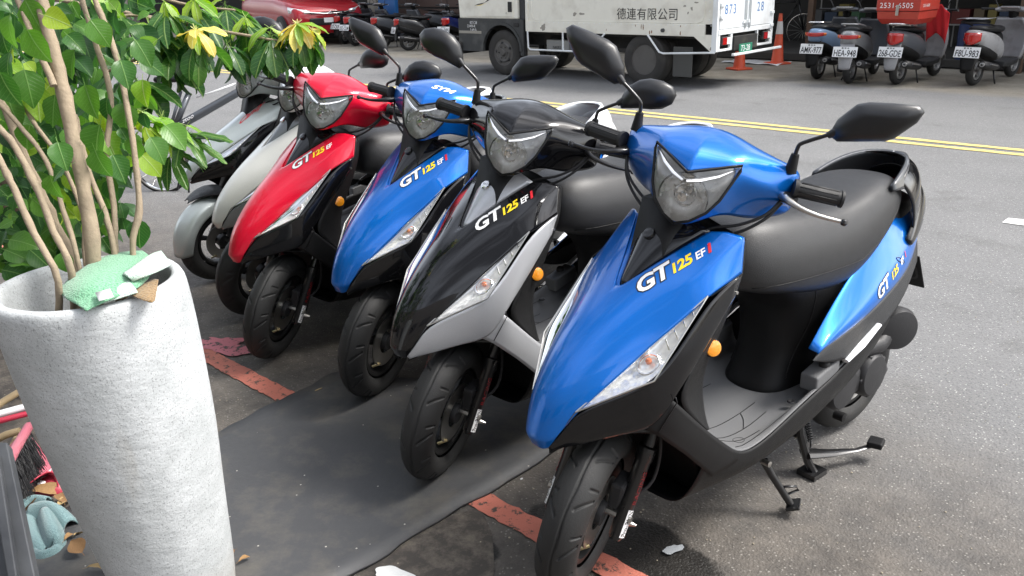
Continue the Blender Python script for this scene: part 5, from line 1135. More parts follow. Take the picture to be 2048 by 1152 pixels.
# local: x forward (nose), y left
def cs(x,w,zs,zr=None,wr=None):
    r=[(x,w*.55,.26),(x,w*.96,.30),(x,w,.55),(x,w*.97,zs-.06),(x,w*.86,zs)]
    if zr: r+=[(x,wr,zr-.05),(x,wr*.75,zr)]
    else: r+=[(x,w*.6,zs+.015),(x,w*.3,zs+.02)]
    return r+[(p[0],-p[1],p[2]) for p in r[::-1]]
loft('car_body',[cs(.92,.62,.62),cs(.88,.80,.74),cs(.70,.87,.90),cs(.2,.90,.98),cs(-.30,.90,1.02),cs(-.35,.90,1.03,1.06,.80),cs(-1.0,.90,1.04,1.52,.62),cs(-2.2,.90,1.04,1.55,.62),cs(-3.0,.88,1.04,1.48,.58),cs(-3.3,.85,.95)],CR,car,sub=2)
box('grille',.895,.935,-.50,.50,.44,.60,M_['inkk'],car,bevel=.02); box('upper_grille',.86,.90,-.46,.46,.66,.73,M_['inkk'],car,bevel=.015)
g=tube('grille_bar',[(.90,-.62,.74),(.935,-.15,.69),(.935,.15,.69),(.90,.62,.74)],.014,M_['chrome'],car); tube('car_emblem',[(.94,-.06,.70),(.955,0,.735),(.94,.06,.70)],[.008,.014,.008],M_['chrome'],car)
for s in (1,-1):
    hl=recalc(patch('headlight',[[(.895,.46*s,.70),(.885,.46*s,.76)],[(.83,.70*s,.69),(.80,.70*s,.80)],[(.62,.86*s,.72),(.58,.85*s,.84)]],M_['facet'],car,sub=1,solid=.03,off=1)); 
    box('fog_lamp',.86,.90,.60*s-.07,.60*s+.07,.42,.50,M_['chrome'],car,bevel=.01)
    for x in (.15,-2.4):
        wv=lathe('wheel',[(.2,-.1),(.31,-.1),(.33,-.06),(.33,.06),(.31,.1),(.2,.1)],M_['rubber'],car,32,'y',(x,.84*s,.33),cap=False); lathe('rim',[(.0001,.06*s),(.05,.07*s),(.19,.05*s),(.22,.095*s)],M_['rimgrey'],wv,24,'y',(x,.84*s,.33))
patch('windscreen',[[(-.42,y,1.07) for y in (-.70,-.3,.3,.70)],[(-.98,y*.86,1.50) for y in (-.70,-.3,.3,.70)]],M_['inkk'],car,sub=0,solid=.01,off=1)
box('front_plate',.93,.94,-.17,.17,.50,.60,M_['plate'],car)
# ================================================================== planter with plants, cloths
def potmat():
    m,n,b=newmat('rough_stone_planter'); L=n.links.new; N=n.nodes.new; tc=N('ShaderNodeTexCoord')
    def noise(s,d=6,r=.6,v=None): t=N('ShaderNodeTexNoise'); t.inputs['Scale'].default_value=s; t.inputs['Detail'].default_value=d; t.inputs['Roughness'].default_value=r; L(v or tc.outputs['Object'],t.inputs['Vector']); return t.outputs[0]
    r=N('ShaderNodeMapRange'); r.inputs[1].default_value=.3; r.inputs[2].default_value=.7; L(noise(9,8),r.inputs[0])
    x=N('ShaderNodeMix'); x.data_type='RGBA'; x.inputs['A'].default_value=(.40,.42,.425,1); x.inputs['B'].default_value=(.53,.55,.56,1); L(r.outputs[0],x.inputs['Factor'])
    r3=N('ShaderNodeMapRange'); r3.inputs[1].default_value=.58; r3.inputs[2].default_value=.66; r3.inputs[4].default_value=.75; L(noise(300,2),r3.inputs[0])
    y=N('ShaderNodeMix'); y.data_type='RGBA'; L(x.outputs['Result'],y.inputs['A']); y.inputs['B'].default_value=(.20,.21,.21,1); L(r3.outputs[0],y.inputs['Factor'])
    # splashed soil round the foot and a few rusty runs
    sz=N('ShaderNodeSeparateXYZ'); L(tc.outputs['Object'],sz.inputs[0]); hh=N('ShaderNodeMapRange'); hh.inputs[1].default_value=.16; hh.inputs[2].default_value=0; L(sz.outputs[2],hh.inputs[0])
    mm=N('ShaderNodeMath'); mm.operation='MULTIPLY'; L(hh.outputs[0],mm.inputs[0]); L(noise(16,7),mm.inputs[1])
    st_=N('ShaderNodeMapping'); st_.inputs['Scale'].default_value=(14,14,1.6); L(tc.outputs['Object'],st_.inputs[0]); r4=N('ShaderNodeMapRange'); r4.inputs[1].default_value=.66; r4.inputs[2].default_value=.80; r4.inputs[4].default_value=.35; L(noise(1,5,.5,st_.outputs[0]),r4.inputs[0])
    mx_=N('ShaderNodeMath'); mx_.operation='MAXIMUM'; L(mm.outputs[0],mx_.inputs[0]); L(r4.outputs[0],mx_.inputs[1])
    y2=N('ShaderNodeMix'); y2.data_type='RGBA'; L(y.outputs['Result'],y2.inputs['A']); y2.inputs['B'].default_value=(.26,.22,.16,1); L(mx_.outputs[0],y2.inputs['Factor']); y=y2
    L(y.outputs['Result'],b.inputs['Base Color']); b.inputs['Roughness'].default_value=.88; b.inputs['Specular IOR Level'].default_value=.25
    mp=N('ShaderNodeMapping'); mp.inputs['Scale'].default_value=(1,1,1.6); mp.inputs['Rotation'].default_value=(.5,.3,0); L(tc.outputs['Object'],mp.inputs[0])
    a=noise(24,4,.55,mp.outputs[0]); c_=noise(160,3,.6)
    s=N('ShaderNodeMath'); s.operation='MULTIPLY'; s.inputs[1].default_value=.32; L(c_,s.inputs[0]); ad=N('ShaderNodeMath'); ad.operation='ADD'; L(a,ad.inputs[0]); L(s.outputs[0],ad.inputs[1])
    bp=N('ShaderNodeBump'); bp.inputs['Strength'].default_value=.55; bp.inputs['Distance'].default_value=.0055; L(ad.outputs[0],bp.inputs['Height']); L(bp.outputs[0],b.inputs['Normal'])
    return m
PX,PY,PH=-.842,1.735,.855; LX,LY=-.04,-.055
pot=thing('stone_planter','tall tapered light grey planter with rough pitted surface and green cloth on its rim','planter',(PX,PY,0))
prof=[(.122,0),(.130,.01),(.140,.10),(.153,.22),(.165,.35),(.176,.48),(.185,.62),(.190,.74),(.191,.82),(.190,.842),(.184,.852),(.173,.855),(.163,.851),(.158,.838),(.157,.78),(.150,.70)]
seg=120; V=[]
from mathutils import noise as mn
for i,(r,h) in enumerate(prof):
    for k in range(seg):
        t=2*math.pi*k/seg; d=mn.noise(Vector((math.cos(t)*2,math.sin(t)*2,h*5)))*.004
        V.append(((r+d)*math.cos(t)+LX*h/PH,(r+d)*math.sin(t)+LY*h/PH,h))
mk('planter_body',V,gridf(len(prof),seg,closed=True)+[tuple(range(seg))[::-1]],potmat(),pot,sub=1)
so_=lathe('soil',[(.0001,.72),(.10,.72),(.158,.705)],simple('soil',(.035,.025,.018),.95,bump=1,bscale=90,var=.5,vscale=40),pot,40,'z',(LX*.85,LY*.85,0))
# ---- leaves
def leafmat(name,c1,c2,vein,rough=.35):
    m,n,b=newmat(name); L=n.links.new; N=n.nodes.new; tc=N('ShaderNodeTexCoord'); oi=N('ShaderNodeObjectInfo')
    x=N('ShaderNodeMix'); x.data_type='RGBA'; x.inputs['A'].default_value=(*c1,1); x.inputs['B'].default_value=(*c2,1); L(oi.outputs['Random'],x.inputs['Factor'])
    t=N('ShaderNodeTexNoise'); t.inputs['Scale'].default_value=25; t.inputs['Detail'].default_value=5; L(tc.outputs['Object'],t.inputs['Vector'])
    hsv=N('ShaderNodeHueSaturation'); r=N('ShaderNodeMapRange'); r.inputs[3].default_value=.75; r.inputs[4].default_value=1.25; L(t.outputs[0],r.inputs[0]); L(r.outputs[0],hsv.inputs['Value']); L(x.outputs['Result'],hsv.inputs['Color'])
    # veins from the leaf's own coordinates (x across, y along)
    sx=N('ShaderNodeSeparateXYZ'); L(tc.outputs['UV'],sx.inputs[0])
    ab=N('ShaderNodeMath'); ab.operation='ABSOLUTE'; L(sx.outputs[0],ab.inputs[0])
    m1=N('ShaderNodeMapRange'); m1.inputs[1].default_value=.05; m1.inputs[2].default_value=.02; L(ab.outputs[0],m1.inputs[0])
    w_=N('ShaderNodeMath'); w_.operation='MULTIPLY_ADD'; w_.inputs[1].default_value=-.35; L(ab.outputs[0],w_.inputs[0]); L(sx.outputs[1],w_.inputs[2])
    w2=N('ShaderNodeMath'); w2.operation='MULTIPLY'; w2.inputs[1].default_value=9; L(w_.outputs[0],w2.inputs[0]); fr=N('ShaderNodeMath'); fr.operation='PINGPONG'; fr.inputs[1].default_value=.5; L(w2.outputs[0],fr.inputs[0])
    m2=N('ShaderNodeMapRange'); m2.inputs[1].default_value=.06; m2.inputs[2].default_value=.0; m2.inputs[4].default_value=.55; L(fr.outputs[0],m2.inputs[0])
    mx=N('ShaderNodeMath'); mx.operation='MAXIMUM'; L(m1.outputs[0],mx.inputs[0]); L(m2.outputs[0],mx.inputs[1])
    y=N('ShaderNodeMix'); y.data_type='RGBA'; L(hsv.outputs[0],y.inputs['A']); y.inputs['B'].default_value=(*vein,1); L(mx.outputs[0],y.inputs['Factor']); 
    L(y.outputs['Result'],b.inputs['Base Color']); b.inputs['Roughness'].default_value=rough; b.inputs['Specular IOR Level'].default_value=.45
    bp=N('ShaderNodeBump'); bp.inputs['Strength'].default_value=.5; bp.inputs['Distance'].default_value=.002; bp.invert=True; L(mx.outputs[0],bp.inputs['Height']); L(bp.outputs[0],b.inputs['Normal'])
    tr_=N('ShaderNodeBsdfTranslucent'); L(y.outputs['Result'],tr_.inputs[0]); gm=N('ShaderNodeHueSaturation'); gm.inputs['Value'].default_value=1.7; gm.inputs['Saturation'].default_value=1.1; L(y.outputs['Result'],gm.inputs['Color']); L(gm.outputs[0],tr_.inputs[0])
    ms=N('ShaderNodeMixShader'); ms.inputs[0].default_value=.38; out=n.nodes['Material Output']; L(b.outputs[0],ms.inputs[1]); L(tr_.outputs[0],ms.inputs[2]); L(ms.outputs[0],out.inputs[0])
    return m
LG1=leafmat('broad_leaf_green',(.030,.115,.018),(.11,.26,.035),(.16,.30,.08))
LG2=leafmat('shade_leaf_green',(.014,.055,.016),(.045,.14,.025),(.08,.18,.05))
LG3=leafmat('mango_leaf_green',(.018,.075,.018),(.075,.19,.03),(.20,.32,.09),.3)
LY_=leafmat('young_leaf_yellow',(.72,.66,.12),(.66,.46,.14),(.75,.72,.35),.4)
LL=leafmat('young_leaf_lime',(.16,.34,.03),(.30,.42,.04),(.34,.46,.14),.35)
def leafmesh(name,kind,mat,seed):
    r=random.Random(seed); n=9; V=[];UVs=[]; prof={'broad':[(0,.05),(.08,.50),(.22,.82),(.38,.92),(.55,.82),(.72,.58),(.86,.30),(.95,.12),(1,.01)],
     'lance':[(0,.03),(.10,.16),(.25,.30),(.42,.42),(.58,.50),(.74,.48),(.88,.34),(.96,.17),(1,.02)],
     'slim':[(0,.03),(.10,.15),(.25,.27),(.42,.34),(.58,.35),(.74,.30),(.88,.19),(.96,.09),(1,.01)]}[kind]
    W=.42 if kind=='broad' else .40; cur=r.uniform(.25,1.2); fold=r.uniform(.05,.5); tw=r.uniform(-.45,.45)
    for i,(t,w) in enumerate(prof):
        yy=math.sin(cur*t)/cur; zz=-(1-math.cos(cur*t))/cur
        for s in (-1,-.55,0,.55,1):
            x=s*w*W; z=zz+abs(x)*fold+.022*math.sin(i*2.3+s*3+seed)*abs(s)+(x*tw*t)
            V.append((x,yy,z)); UVs.append((s*w,t))
    # petiole
    me=bpy.data.meshes.new(name); F=gridf(n,5); b=len(V)
    for (x,y,z) in ((-.012,0,0),(.012,0,0),(.010,-.22,.02),(-.010,-.22,.02)): V.append((x,y,z)); UVs.append((0,0))
    F.append((b,b+1,b+2,b+3))
    me.from_pydata(V,[],F); me.update(); me.polygons.foreach_set('use_smooth',[True]*len(me.polygons)); me.materials.append(mat)
    ul=me.uv_layers.new(name='UVMap')
    for l in me.loops: ul.data[l.index].uv=UVs[l.vertex_index]
    return me
LM={}
for k,kind,mat in (('broad','broad',LG1),('shade','broad',LG2),('mango','lance',LG3),('slim','slim',LG3),('yellow','lance',LY_),('lime','broad',LL),('limeslim','slim',LL)):
    LM[k]=[leafmesh('leaf',kind,mat,i*7+3) for i in range(9)]
LRNG=random.Random(42)
def leaf(par,p,d,size,kind,up=Vector((0,0,1)),label=None,name='leaf'):
    """p base point in world, d growth direction"""
    d=Vector(d).normalized(); zz=(up-d*up.dot(d)); zz=zz.normalized() if zz.length>.05 else Vector((0,-1,0)); xx=d.cross(zz)
    o=bpy.data.objects.new(name,LRNG.choice(LM[kind])); COL.objects.link(o); o.parent=par
    m=Matrix(((xx.x,d.x,zz.x,0),(xx.y,d.y,zz.y,0),(xx.z,d.z,zz.z,0),(0,0,0,1)))
    inv=Matrix.Translation(-Vector(par.location)); o.matrix_basis=inv@Matrix.Translation(Vector(p))@m@Matrix.Scale(size,4)
    return o
BARK=simple('grey_brown_bark',(.29,.23,.16),.85,bump=.9,bscale=120,var=.35,vscale=30); BARK2=simple('dark_bark',(.10,.07,.045),.85,bump=.8,bscale=100,var=.4,vscale=25)
def stem(par,pts,dist,r0,r1,mat=BARK,base=None,name='stem',dist2=None):
    r0*=.88; r1*=.88; P=[atd(x,y,dist+( (dist2 or dist)-dist)*i/(len(pts)-1)) for i,(x,y) in enumerate(pts)]
    if base is not None: P=[Vector(base)]+P
    n=len(P); R_=[r0+(r1-r0)*i/(n-1) for i in range(n)]; Q,RR=smoothpath(P,R_,4); rr=random.Random(int(pts[0][0]*7+pts[0][1]))
    Q=[q+Vector((rr.uniform(-1,1),rr.uniform(-1,1),rr.uniform(-1,1)))*r0*.10 for q in Q]; RR=[r*rr.uniform(.90,1.08)*(1.16 if rr.random()<.12 else 1) for r in RR]
    L_=Vector(par.location); V,F=tubegeo([q-L_ for q in Q],RR,10); mk(name,V,F,mat,par,autos=60); return Q
pl1=thing('potted_plant','broad leaved plant with many bare upright stems growing out of the grey planter','plant',(PX+LX,PY+LY,.72))
top=Vector((PX+LX,PY+LY,.72))
def B(dx,dy): return top+Vector((dx,dy,0))
ST=[stem(pl1,[(187,511),(168,379),(146,272),(122,165),(97,63),(78,-20),(60,-140)],1.78,.0185,.013,base=B(-.02,.03),dist2=1.70),
 stem(pl1,[(229,506),(209,423),(180,350),(163,285),(150,230)],1.84,.0085,.006,base=B(.02,.06)),
 stem(pl1,[(233,506),(228,413),(214,311),(222,195),(195,97),(168,15),(150,-60)],1.86,.0075,.006,base=B(.03,.08)),
 stem(pl1,[(265,499),(278,423),(272,331),(255,219),(238,131),(214,58),(190,0),(170,-70)],1.84,.0078,.0065,base=B(.06,.06)),
 stem(pl1,[(158,530),(126,418),(92,321),(49,263),(0,209),(-60,150)],1.76,.0065,.005,base=B(-.04,.03)),
 stem(pl1,[(143,545),(107,462),(73,375),(29,292),(0,258),(-70,180)],1.70,.0085,.007,base=B(-.05,-.01)),
 stem(pl1,[(116,565),(68,467),(29,379),(0,321),(-50,240)],1.64,.0085,.0075,base=B(-.07,-.05)),
 stem(pl1,[(150,530),(120,470),(100,425),(60,340),(20,240),(-10,180)],1.82,.014,.009,base=B(-.06,.05)),
 stem(pl1,[(170,520),(165,428),(121,321),(73,253),(39,199),(10,150)],1.83,.0055,.0045,base=B(-.03,.06)),
 stem(pl1,[(108,172),(60,60),(20,-40)],1.72,.008,.006)]
# leaves drawn out along the stems and hanging around them: (x,y,size in px,dist)
def leafpx(par,x,y,px,dist,kind,ang,yaw=0):
    """leaf whose base sits at pixel x,y; ang = direction in the picture (deg, 0 right, 90 up)"""
    a=math.radians(ang); d=RT*math.cos(a)+UP*math.sin(a)-FW*yaw
    face=(-FW*.75+Vector((0,0,1))*LRNG.uniform(.1,.9)+RT*LRNG.uniform(-.5,.5)+UP*.1)
    return leaf(par,atd(x,y,dist),d,px/FPX*dist,kind,up=face)
R5=random.Random(99)
for x,y,px,a in ((50,0,95,-70),(55,60,85,-60),(48,140,90,-85),(20,105,80,-110),(15,195,80,-60),(75,175,80,-75),(110,190,75,-100),(0,145,85,-70),(135,70,60,-40),(60,250,70,-110),(215,195,62,-110),(250,205,75,-100),(240,120,70,-60),(190,300,75,-80),(225,310,70,-60),(300,275,70,-60),(330,250,75,-40),(280,440,70,-100),(205,420,70,-130),(115,285,70,-60),(100,350,65,-90),(200,250,85,-120),(170,170,80,-80),(20,30,80,-100),(140,330,60,-150),(122,505,55,-80),(150,100,70,-120),(270,80,70,-60),(285,160,65,-80),(180,40,75,-50),(5,60,80,-80),(88,30,70,-30)):
    leafpx(pl1,x,y,px*.88,1.72+R5.uniform(-.12,.15),R5.choice(['broad','broad','lime','broad']),a+R5.uniform(-12,12),R5.uniform(-.3,.3))
cnt=0
while cnt<262:
    x=R5.uniform(-40,340); y=R5.uniform(-30,480); lim=300-max(0,y-280)*.55+R5.uniform(-30,30)
    if x>lim or (y>350 and 240<x): continue
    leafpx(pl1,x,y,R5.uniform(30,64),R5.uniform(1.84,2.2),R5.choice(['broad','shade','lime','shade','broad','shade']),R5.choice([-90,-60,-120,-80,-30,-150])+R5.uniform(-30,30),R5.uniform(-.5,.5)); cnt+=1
# shrub behind the planter
gp=at(40,560)+Vector((-.1,.5,0)); pl2=thing('leafy_shrub','dark green shrub with thick trunk on the ground behind the grey planter','shrub',(gp.x,gp.y,0))
stem(pl2,[(52,580),(58,520),(50,450),(20,380),(-30,300)],2.55,.032,.022,BARK2,base=gp,name='trunk')
stem(pl2,[(60,520),(85,440),(110,380),(140,300)],2.6,.012,.008,BARK2,name='branch'); stem(pl2,[(40,470),(15,420),(-10,360)],2.5,.012,.008,BARK2,name='branch')
cnt=0
while cnt<250:
    x=R5.uniform(-60,300); y=R5.uniform(180,520); 
    if x>250-(abs(y-330))*.25: continue
    if y>440 and x>170: continue
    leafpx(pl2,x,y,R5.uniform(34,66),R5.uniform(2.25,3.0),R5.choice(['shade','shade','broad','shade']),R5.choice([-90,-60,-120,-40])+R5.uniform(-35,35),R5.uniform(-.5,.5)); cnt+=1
for x,y,s,a in ((10,500,60,-20),(30,560,70,10),(5,540,60,-10),(60,500,60,-40),(20,525,66,5)): leafpx(pl2,x,y,s,2.3,'broad',a)
# foliage beyond counting deeper in the shrub
def mass(par,n,fx,fy,fd,size,kinds,seed,name='inner_foliage'):
    r=random.Random(seed); V=[];F=[];UVs=[];L_=Vector(par.location)
    src=LM[kinds][0]; sv=[Vector(v.co) for v in src.vertices]; sf=[tuple(p.vertices) for p in src.polygons]; su={}
    for l in src.loops: su[l.vertex_index]=tuple(src.uv_layers[0].data[l.index].uv)
    for _ in range(n):
        x,y,dd=r.uniform(*fx),r.uniform(*fy),r.uniform(*fd); p=atd(x,y,dd)-L_; b=len(V)
        q=Matrix.Rotation(r.uniform(0,6.28),3,'Z')@Matrix.Rotation(r.uniform(-2.2,-.3),3,'X'); s=size*r.uniform(.7,1.3)
        V+=[tuple(p+q@v*s) for v in sv]; F+=[tuple(b+i for i in f) for f in sf]; UVs+=[su[i] for i in range(len(sv))]
    o=mk(name,V,F,src.materials[0],par,uv=UVs); o['kind']='stuff'; return o
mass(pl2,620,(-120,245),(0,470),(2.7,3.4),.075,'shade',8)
# mango-like tree: trunk outside the picture on the left, boughs reaching in
tp=Vector((-2.9,3.1,0)); mg=thing('leafy_tree','tree with long drooping green leaves and yellow young leaves reaching over the red scooter','tree',tp)
V,F=tubegeo([Vector((0,0,0)),Vector((.05,0,.7)),Vector((.25,-.1,1.25)),Vector((.5,-.2,1.6))],[.075,.06,.05,.035],12); mk('trunk',V,F,BARK2,mg,autos=60)
br=stem(mg,[(330,40),(430,60),(500,72),(560,82),(592,84)],2.45,.007,.0035,BARK,base=tp+Vector((.5,-.2,1.6)),name='branch')
stem(mg,[(180,60),(260,30),(340,50),(395,75)],2.35,.007,.0035,BARK,name='branch'); stem(mg,[(200,-40),(300,-10),(380,10),(470,20)],2.5,.007,.0035,BARK,name='branch')
stem(mg,[(150,230),(240,250),(310,262),(340,262)],2.3,.006,.003,BARK,name='branch')
stem(mg,[(200,150),(300,110),(340,125)],2.4,.006,.003,BARK,name='branch')
def rosette(x,y,dist,n,L,kind,spread=1,droop=1,topk=None,ntop=0):
    c=atd(x,y,dist)
    for i in range(n):
        az=2*math.pi*i/n*1.618*1+R5.uniform(-.3,.3); el=R5.uniform(-1.25,-.15)*droop
        d=Vector((math.cos(az)*math.cos(el)*spread,math.sin(az)*math.cos(el)*spread,math.sin(el)))
        leaf(mg,c+Vector((0,0,-.02*R5.random()))+d*.012,d,L*R5.uniform(.75,1.15),kind,up=Vector((0,0,1))+Vector((R5.uniform(-.3,.3),R5.uniform(-.3,.3),0))-FW*.3)
    for i in range(ntop):
        az=2*math.pi*i/ntop+R5.uniform(-.5,.5); el=R5.uniform(-1.25,.1)
        d=Vector((math.cos(az)*math.cos(el),math.sin(az)*math.cos(el),math.sin(el)))
        leaf(mg,c+Vector((0,0,.015)),d,L*R5.uniform(.5,.95),topk if R5.random()<.8 else 'limeslim',up=Vector((0,0,1))-FW*.4)
for a in ((393,72,2.3,15,.100,'mango',.8,1.0,'yellow',17),(595,60,2.42,15,.105,'mango',.75,1.1,'yellow',18),(540,66,2.45,15,.115,'mango',.8,1.0,'limeslim',3),(492,45,2.5,11,.12,'mango',.8,.9,'limeslim',3),(455,85,2.42,9,.10,'mango',.7,.9,None,0),(345,95,2.35,13,.12,'mango',.8,1.1,'limeslim',3),(300,60,2.3,12,.115,'mango',.9,.9,'limeslim',4),(330,15,2.3,14,.12,'slim',.9,.8,'limeslim',5),(390,10,2.4,12,.12,'slim',.9,.9,'limeslim',5),(450,8,2.55,12,.12,'slim',.9,.9,'limeslim',2),
  (325,245,2.25,12,.115,'slim',1.0,.5,'limeslim',6),(375,262,2.3,13,.115,'slim',1.1,.55,'limeslim',3),(285,235,2.2,10,.12,'limeslim',1,.7,'limeslim',3),(270,150,2.3,10,.12,'mango',.8,1.0,None,0),(340,300,2.3,9,.10,'slim',1,.7,None,0),(240,30,2.3,10,.12,'mango',.9,1,'limeslim',3),(625,70,2.45,3,.09,'mango',.6,1.1,'yellow',5)):
    rosette(*a)
# ---- microfibre cloth over the rim
def clothmat(name,c1,c2,sc=260):
    m,n,b=newmat(name); L=n.links.new; N=n.nodes.new; tc=N('ShaderNodeTexCoord'); v=N('ShaderNodeTexVoronoi'); v.inputs['Scale'].default_value=sc; L(tc.outputs['Object'],v.inputs['Vector'])
    r=N('ShaderNodeMapRange'); r.inputs[1].default_value=.2; r.inputs[2].default_value=.5; L(v.outputs['Distance'],r.inputs[0]); x=N('ShaderNodeMix'); x.data_type='RGBA'; x.inputs['A'].default_value=(*c1,1); x.inputs['B'].default_value=(*c2,1); L(r.outputs[0],x.inputs['Factor']); L(x.outputs['Result'],b.inputs['Base Color']); b.inputs['Roughness'].default_value=.95; b.inputs['Sheen Weight'].default_value=.3
    bp=N('ShaderNodeBump'); bp.inputs['Strength'].default_value=.8; bp.inputs['Distance'].default_value=.002; L(v.outputs['Distance'],bp.inputs['Height']); L(bp.outputs[0],b.inputs['Normal']); return m
CG=clothmat('green_terry_cloth',(.08,.26,.14),(.17,.38,.23)); CW=clothmat('pale_waffle_cloth',(.20,.36,.27),(.48,.60,.52),330); CB=clothmat('brown_cloth',(.16,.095,.035),(.24,.15,.06),200)
RZ=.857
def onrim(px,py,h=0): return at(px,py,RZ+h)
def draped(name,label,cat,rows,mat,parent=None,solid=.003):
    o0=rows[len(rows)//2][0]; P=[[(p[0],p[1],p[2]) for p in r] for r in rows]
    o=patch(name,[[(p[0]-o0[0],p[1]-o0[1],p[2]-o0[2]) for p in r] for r in P],mat,parent,sub=3,solid=solid,off=0); 
    if parent is None: o.location=o0
    return o
def cl(px,py,h): return onrim(px,py,h)
rows=[[cl(118,580,.006),cl(150,545,.03),cl(205,512,.030),cl(250,503,.022),cl(284,502,.010)],
      [cl(124,590,.012),cl(160,560,.042),cl(215,530,.040),cl(262,520,.034),cl(300,512,.016)],
      [cl(134,600,.012),cl(175,578,.036),cl(225,556,.036),cl(268,540,.030),cl(310,530,.02)],
      [cl(150,606,.010),cl(195,588,.022),cl(240,570,.024),cl(272,560,.026),cl(300,553,.020)],
      [cl(172,622,.004),cl(205,605,.012),cl(245,590,.010),cl(275,578,.012),cl(290,562,.012)]]
gc=draped('microfibre_cloth','','',rows,CG); tag(gc,'crumpled green microfibre cloth lying over the rim of the grey planter','cloth')
L0=Vector(gc.location)
def sub_rows(rows): return [[tuple(p-L0) for p in r] for r in rows]
patch('folded_corner',sub_rows([[cl(246,548,.035),cl(272,530,.040),cl(300,508,.030),cl(322,502,.016)],[cl(255,553,.040),cl(285,538,.048),cl(312,522,.042),cl(336,520,.020)],[cl(265,562,.026),cl(292,553,.030),cl(320,542,.026),cl(341,531,.014)]]),CW,gc,sub=3,solid=.003,off=0)
patch('cloth_underside',sub_rows([[cl(128,592,.014),cl(165,588,.020),cl(215,575,.026),cl(255,560,.026)],[cl(138,600,.010),cl(175,600,.012),cl(225,590,.014),cl(270,575,.020)],[cl(150,607,.006),cl(182,613,.004),cl(230,600,.006),cl(276,585,.010)]]),CW,gc,sub=3,solid=.003,off=0)
patch('care_label',sub_rows([[cl(190,585,.028),cl(220,577,.033)],[cl(198,602,.026),cl(227,593,.029)]]),M_['inkw'],gc,sub=0,solid=.0006)
rows=[[cl(262,582,.006),cl(285,568,.008),cl(305,558,.006),cl(317,560,.004)],[cl(258,590,.004),cl(285,588,.010),cl(305,576,.008),cl(314,578,.003)],[cl(290,602,.002),cl(298,604,.003),cl(306,604,.002),cl(309,602,.0)]]
bc=draped('cleaning_rag','','',rows,CB); tag(bc,'small brown rag under the edge of the green cloth on the planter rim','rag')
# ---- bottom left corner
STL=simple('weathered_black_steel',(.018,.02,.024),.5,.2,dirt=.7,dcol=(.10,.105,.11))
q=[at(-30,1190,.62),at(66,1152,.62)]
p0_,p1_=atd(14,890,1.15),atd(40,1160,.95); post=thing('steel_cabinet_leg','scuffed black steel post edge at the bottom left corner','post',(p1_.x-.02,p1_.y,0))
L_=Vector(post.location)
def slab(x0,y0,x1,y1,x2,y2,x3,y3,d0,d1,mat,name,th=.02):
    P=[atd(x0,y0,d0),atd(x1,y1,d0),atd(x2,y2,d1),atd(x3,y3,d1)]; n=(P[1]-P[0]).cross(P[3]-P[0]).normalized()*th
    if n.dot(FW)<0: n=-n
    V=[tuple(p-L_) for p in P]+[tuple(p+n-L_) for p in P]; F=[(0,1,2,3),(7,6,5,4)]+[(i,i+4,(i+1)%4+4,(i+1)%4) for i in range(4)]
    return recalc(mk(name,V,F,mat,post,smooth=False,bevel=.002))
slab(-60,884,14,884,78,1190,-60,1190,1.25,1.10,STL,'steel_post'); slab(-30,905,-4,905,40,1190,20,1190,1.225,1.08,STL,'edge_rib',.012)
# dustpan, broom, handles, rag and leaves on the ground
RP=simple('dustpan_red',(.42,.02,.05),.4,dirt=.2,dcol=(.3,.2,.2)); PK=simple('dustpan_pink',(.55,.15,.20),.45,dirt=.3,dcol=(.5,.35,.35))
g=at(95,960); dp=thing('dustpan','red plastic dustpan lying behind the planter at left','dustpan',g); L_=Vector(g)
def gp_(x,y,h=0): return at(x,y,h)-L_
patch('pan_tray',[[gp_(8,905,.10),gp_(50,855,.12)],[gp_(40,960,.03),gp_(85,900,.05)],[gp_(58,965,.02),gp_(100,925,.03)],[gp_(70,985,.004),gp_(135,985,.004)]],PK,dp,sub=1,solid=.004)
patch('pan_wall',[[gp_(60,968,.02),gp_(60,968,.06)],[gp_(100,938,.02),gp_(98,938,.07)],[gp_(118,990,.0),gp_(112,950,.05)]],RP,dp,sub=1,solid=.004)
patch('pan_back',[[gp_(70,990,.004),gp_(80,960,.03)],[gp_(130,992,.004),gp_(112,940,.05)]],RP,dp,sub=0,solid=.004)
patch('dust_paper',[[gp_(70,965,.03),gp_(104,935,.035)],[gp_(85,975,.028),gp_(100,948,.030)]],M_['white'],dp,sub=0,solid=.001)
g=at(40,900); bm_=thing('broom','broom head of stiff black bristles resting in the red dustpan','broom',g); L_=Vector(g)
V,F=[],[]; r=random.Random(5)
for i in range(420):
    u=r.random(); v=r.random(); a=gp_(18+38*u,935-75*u,.13+.01*v)+Vector((r.uniform(-.01,.01),r.uniform(-.01,.01),0)); b=a+Vector((.035+.02*r.random(),-.035+.03*r.uniform(-1,1),-.075-.03*r.random()))
    tubegeo([a,(a+b)/2+Vector((0,0,.004)),b],[.0012,.001,.0006],3,V,F,cap=False)
bs=mk('bristles',V,F,M_['inkk'],bm_); bs['kind']='stuff'
tube('broom_block',[gp_(6,948,.135),gp_(30,900,.14),gp_(58,852,.145)],[.014,.016,.014],PK,bm_)
for nm,lb,a,b,m_,rr_ in (('plastic_rod','red plastic broom handle lying across the gap beside the planter',(-40,852,.30),(60,826,.30),RP,.0085),('plastic_rod','white plastic mop handle lying just above the red handle',(-40,838,.31),(58,812,.31),M_['white'],.010)):
    A,B_=at(*a),at(*b); o=tube(nm,[tuple(A-A),tuple(B_-A)],rr_,m_,None,seg=14); o.location=A; tag(o,lb,'rod')
TAN=simple('bamboo_tan',(.40,.30,.17),.6,var=.3,vscale=20)
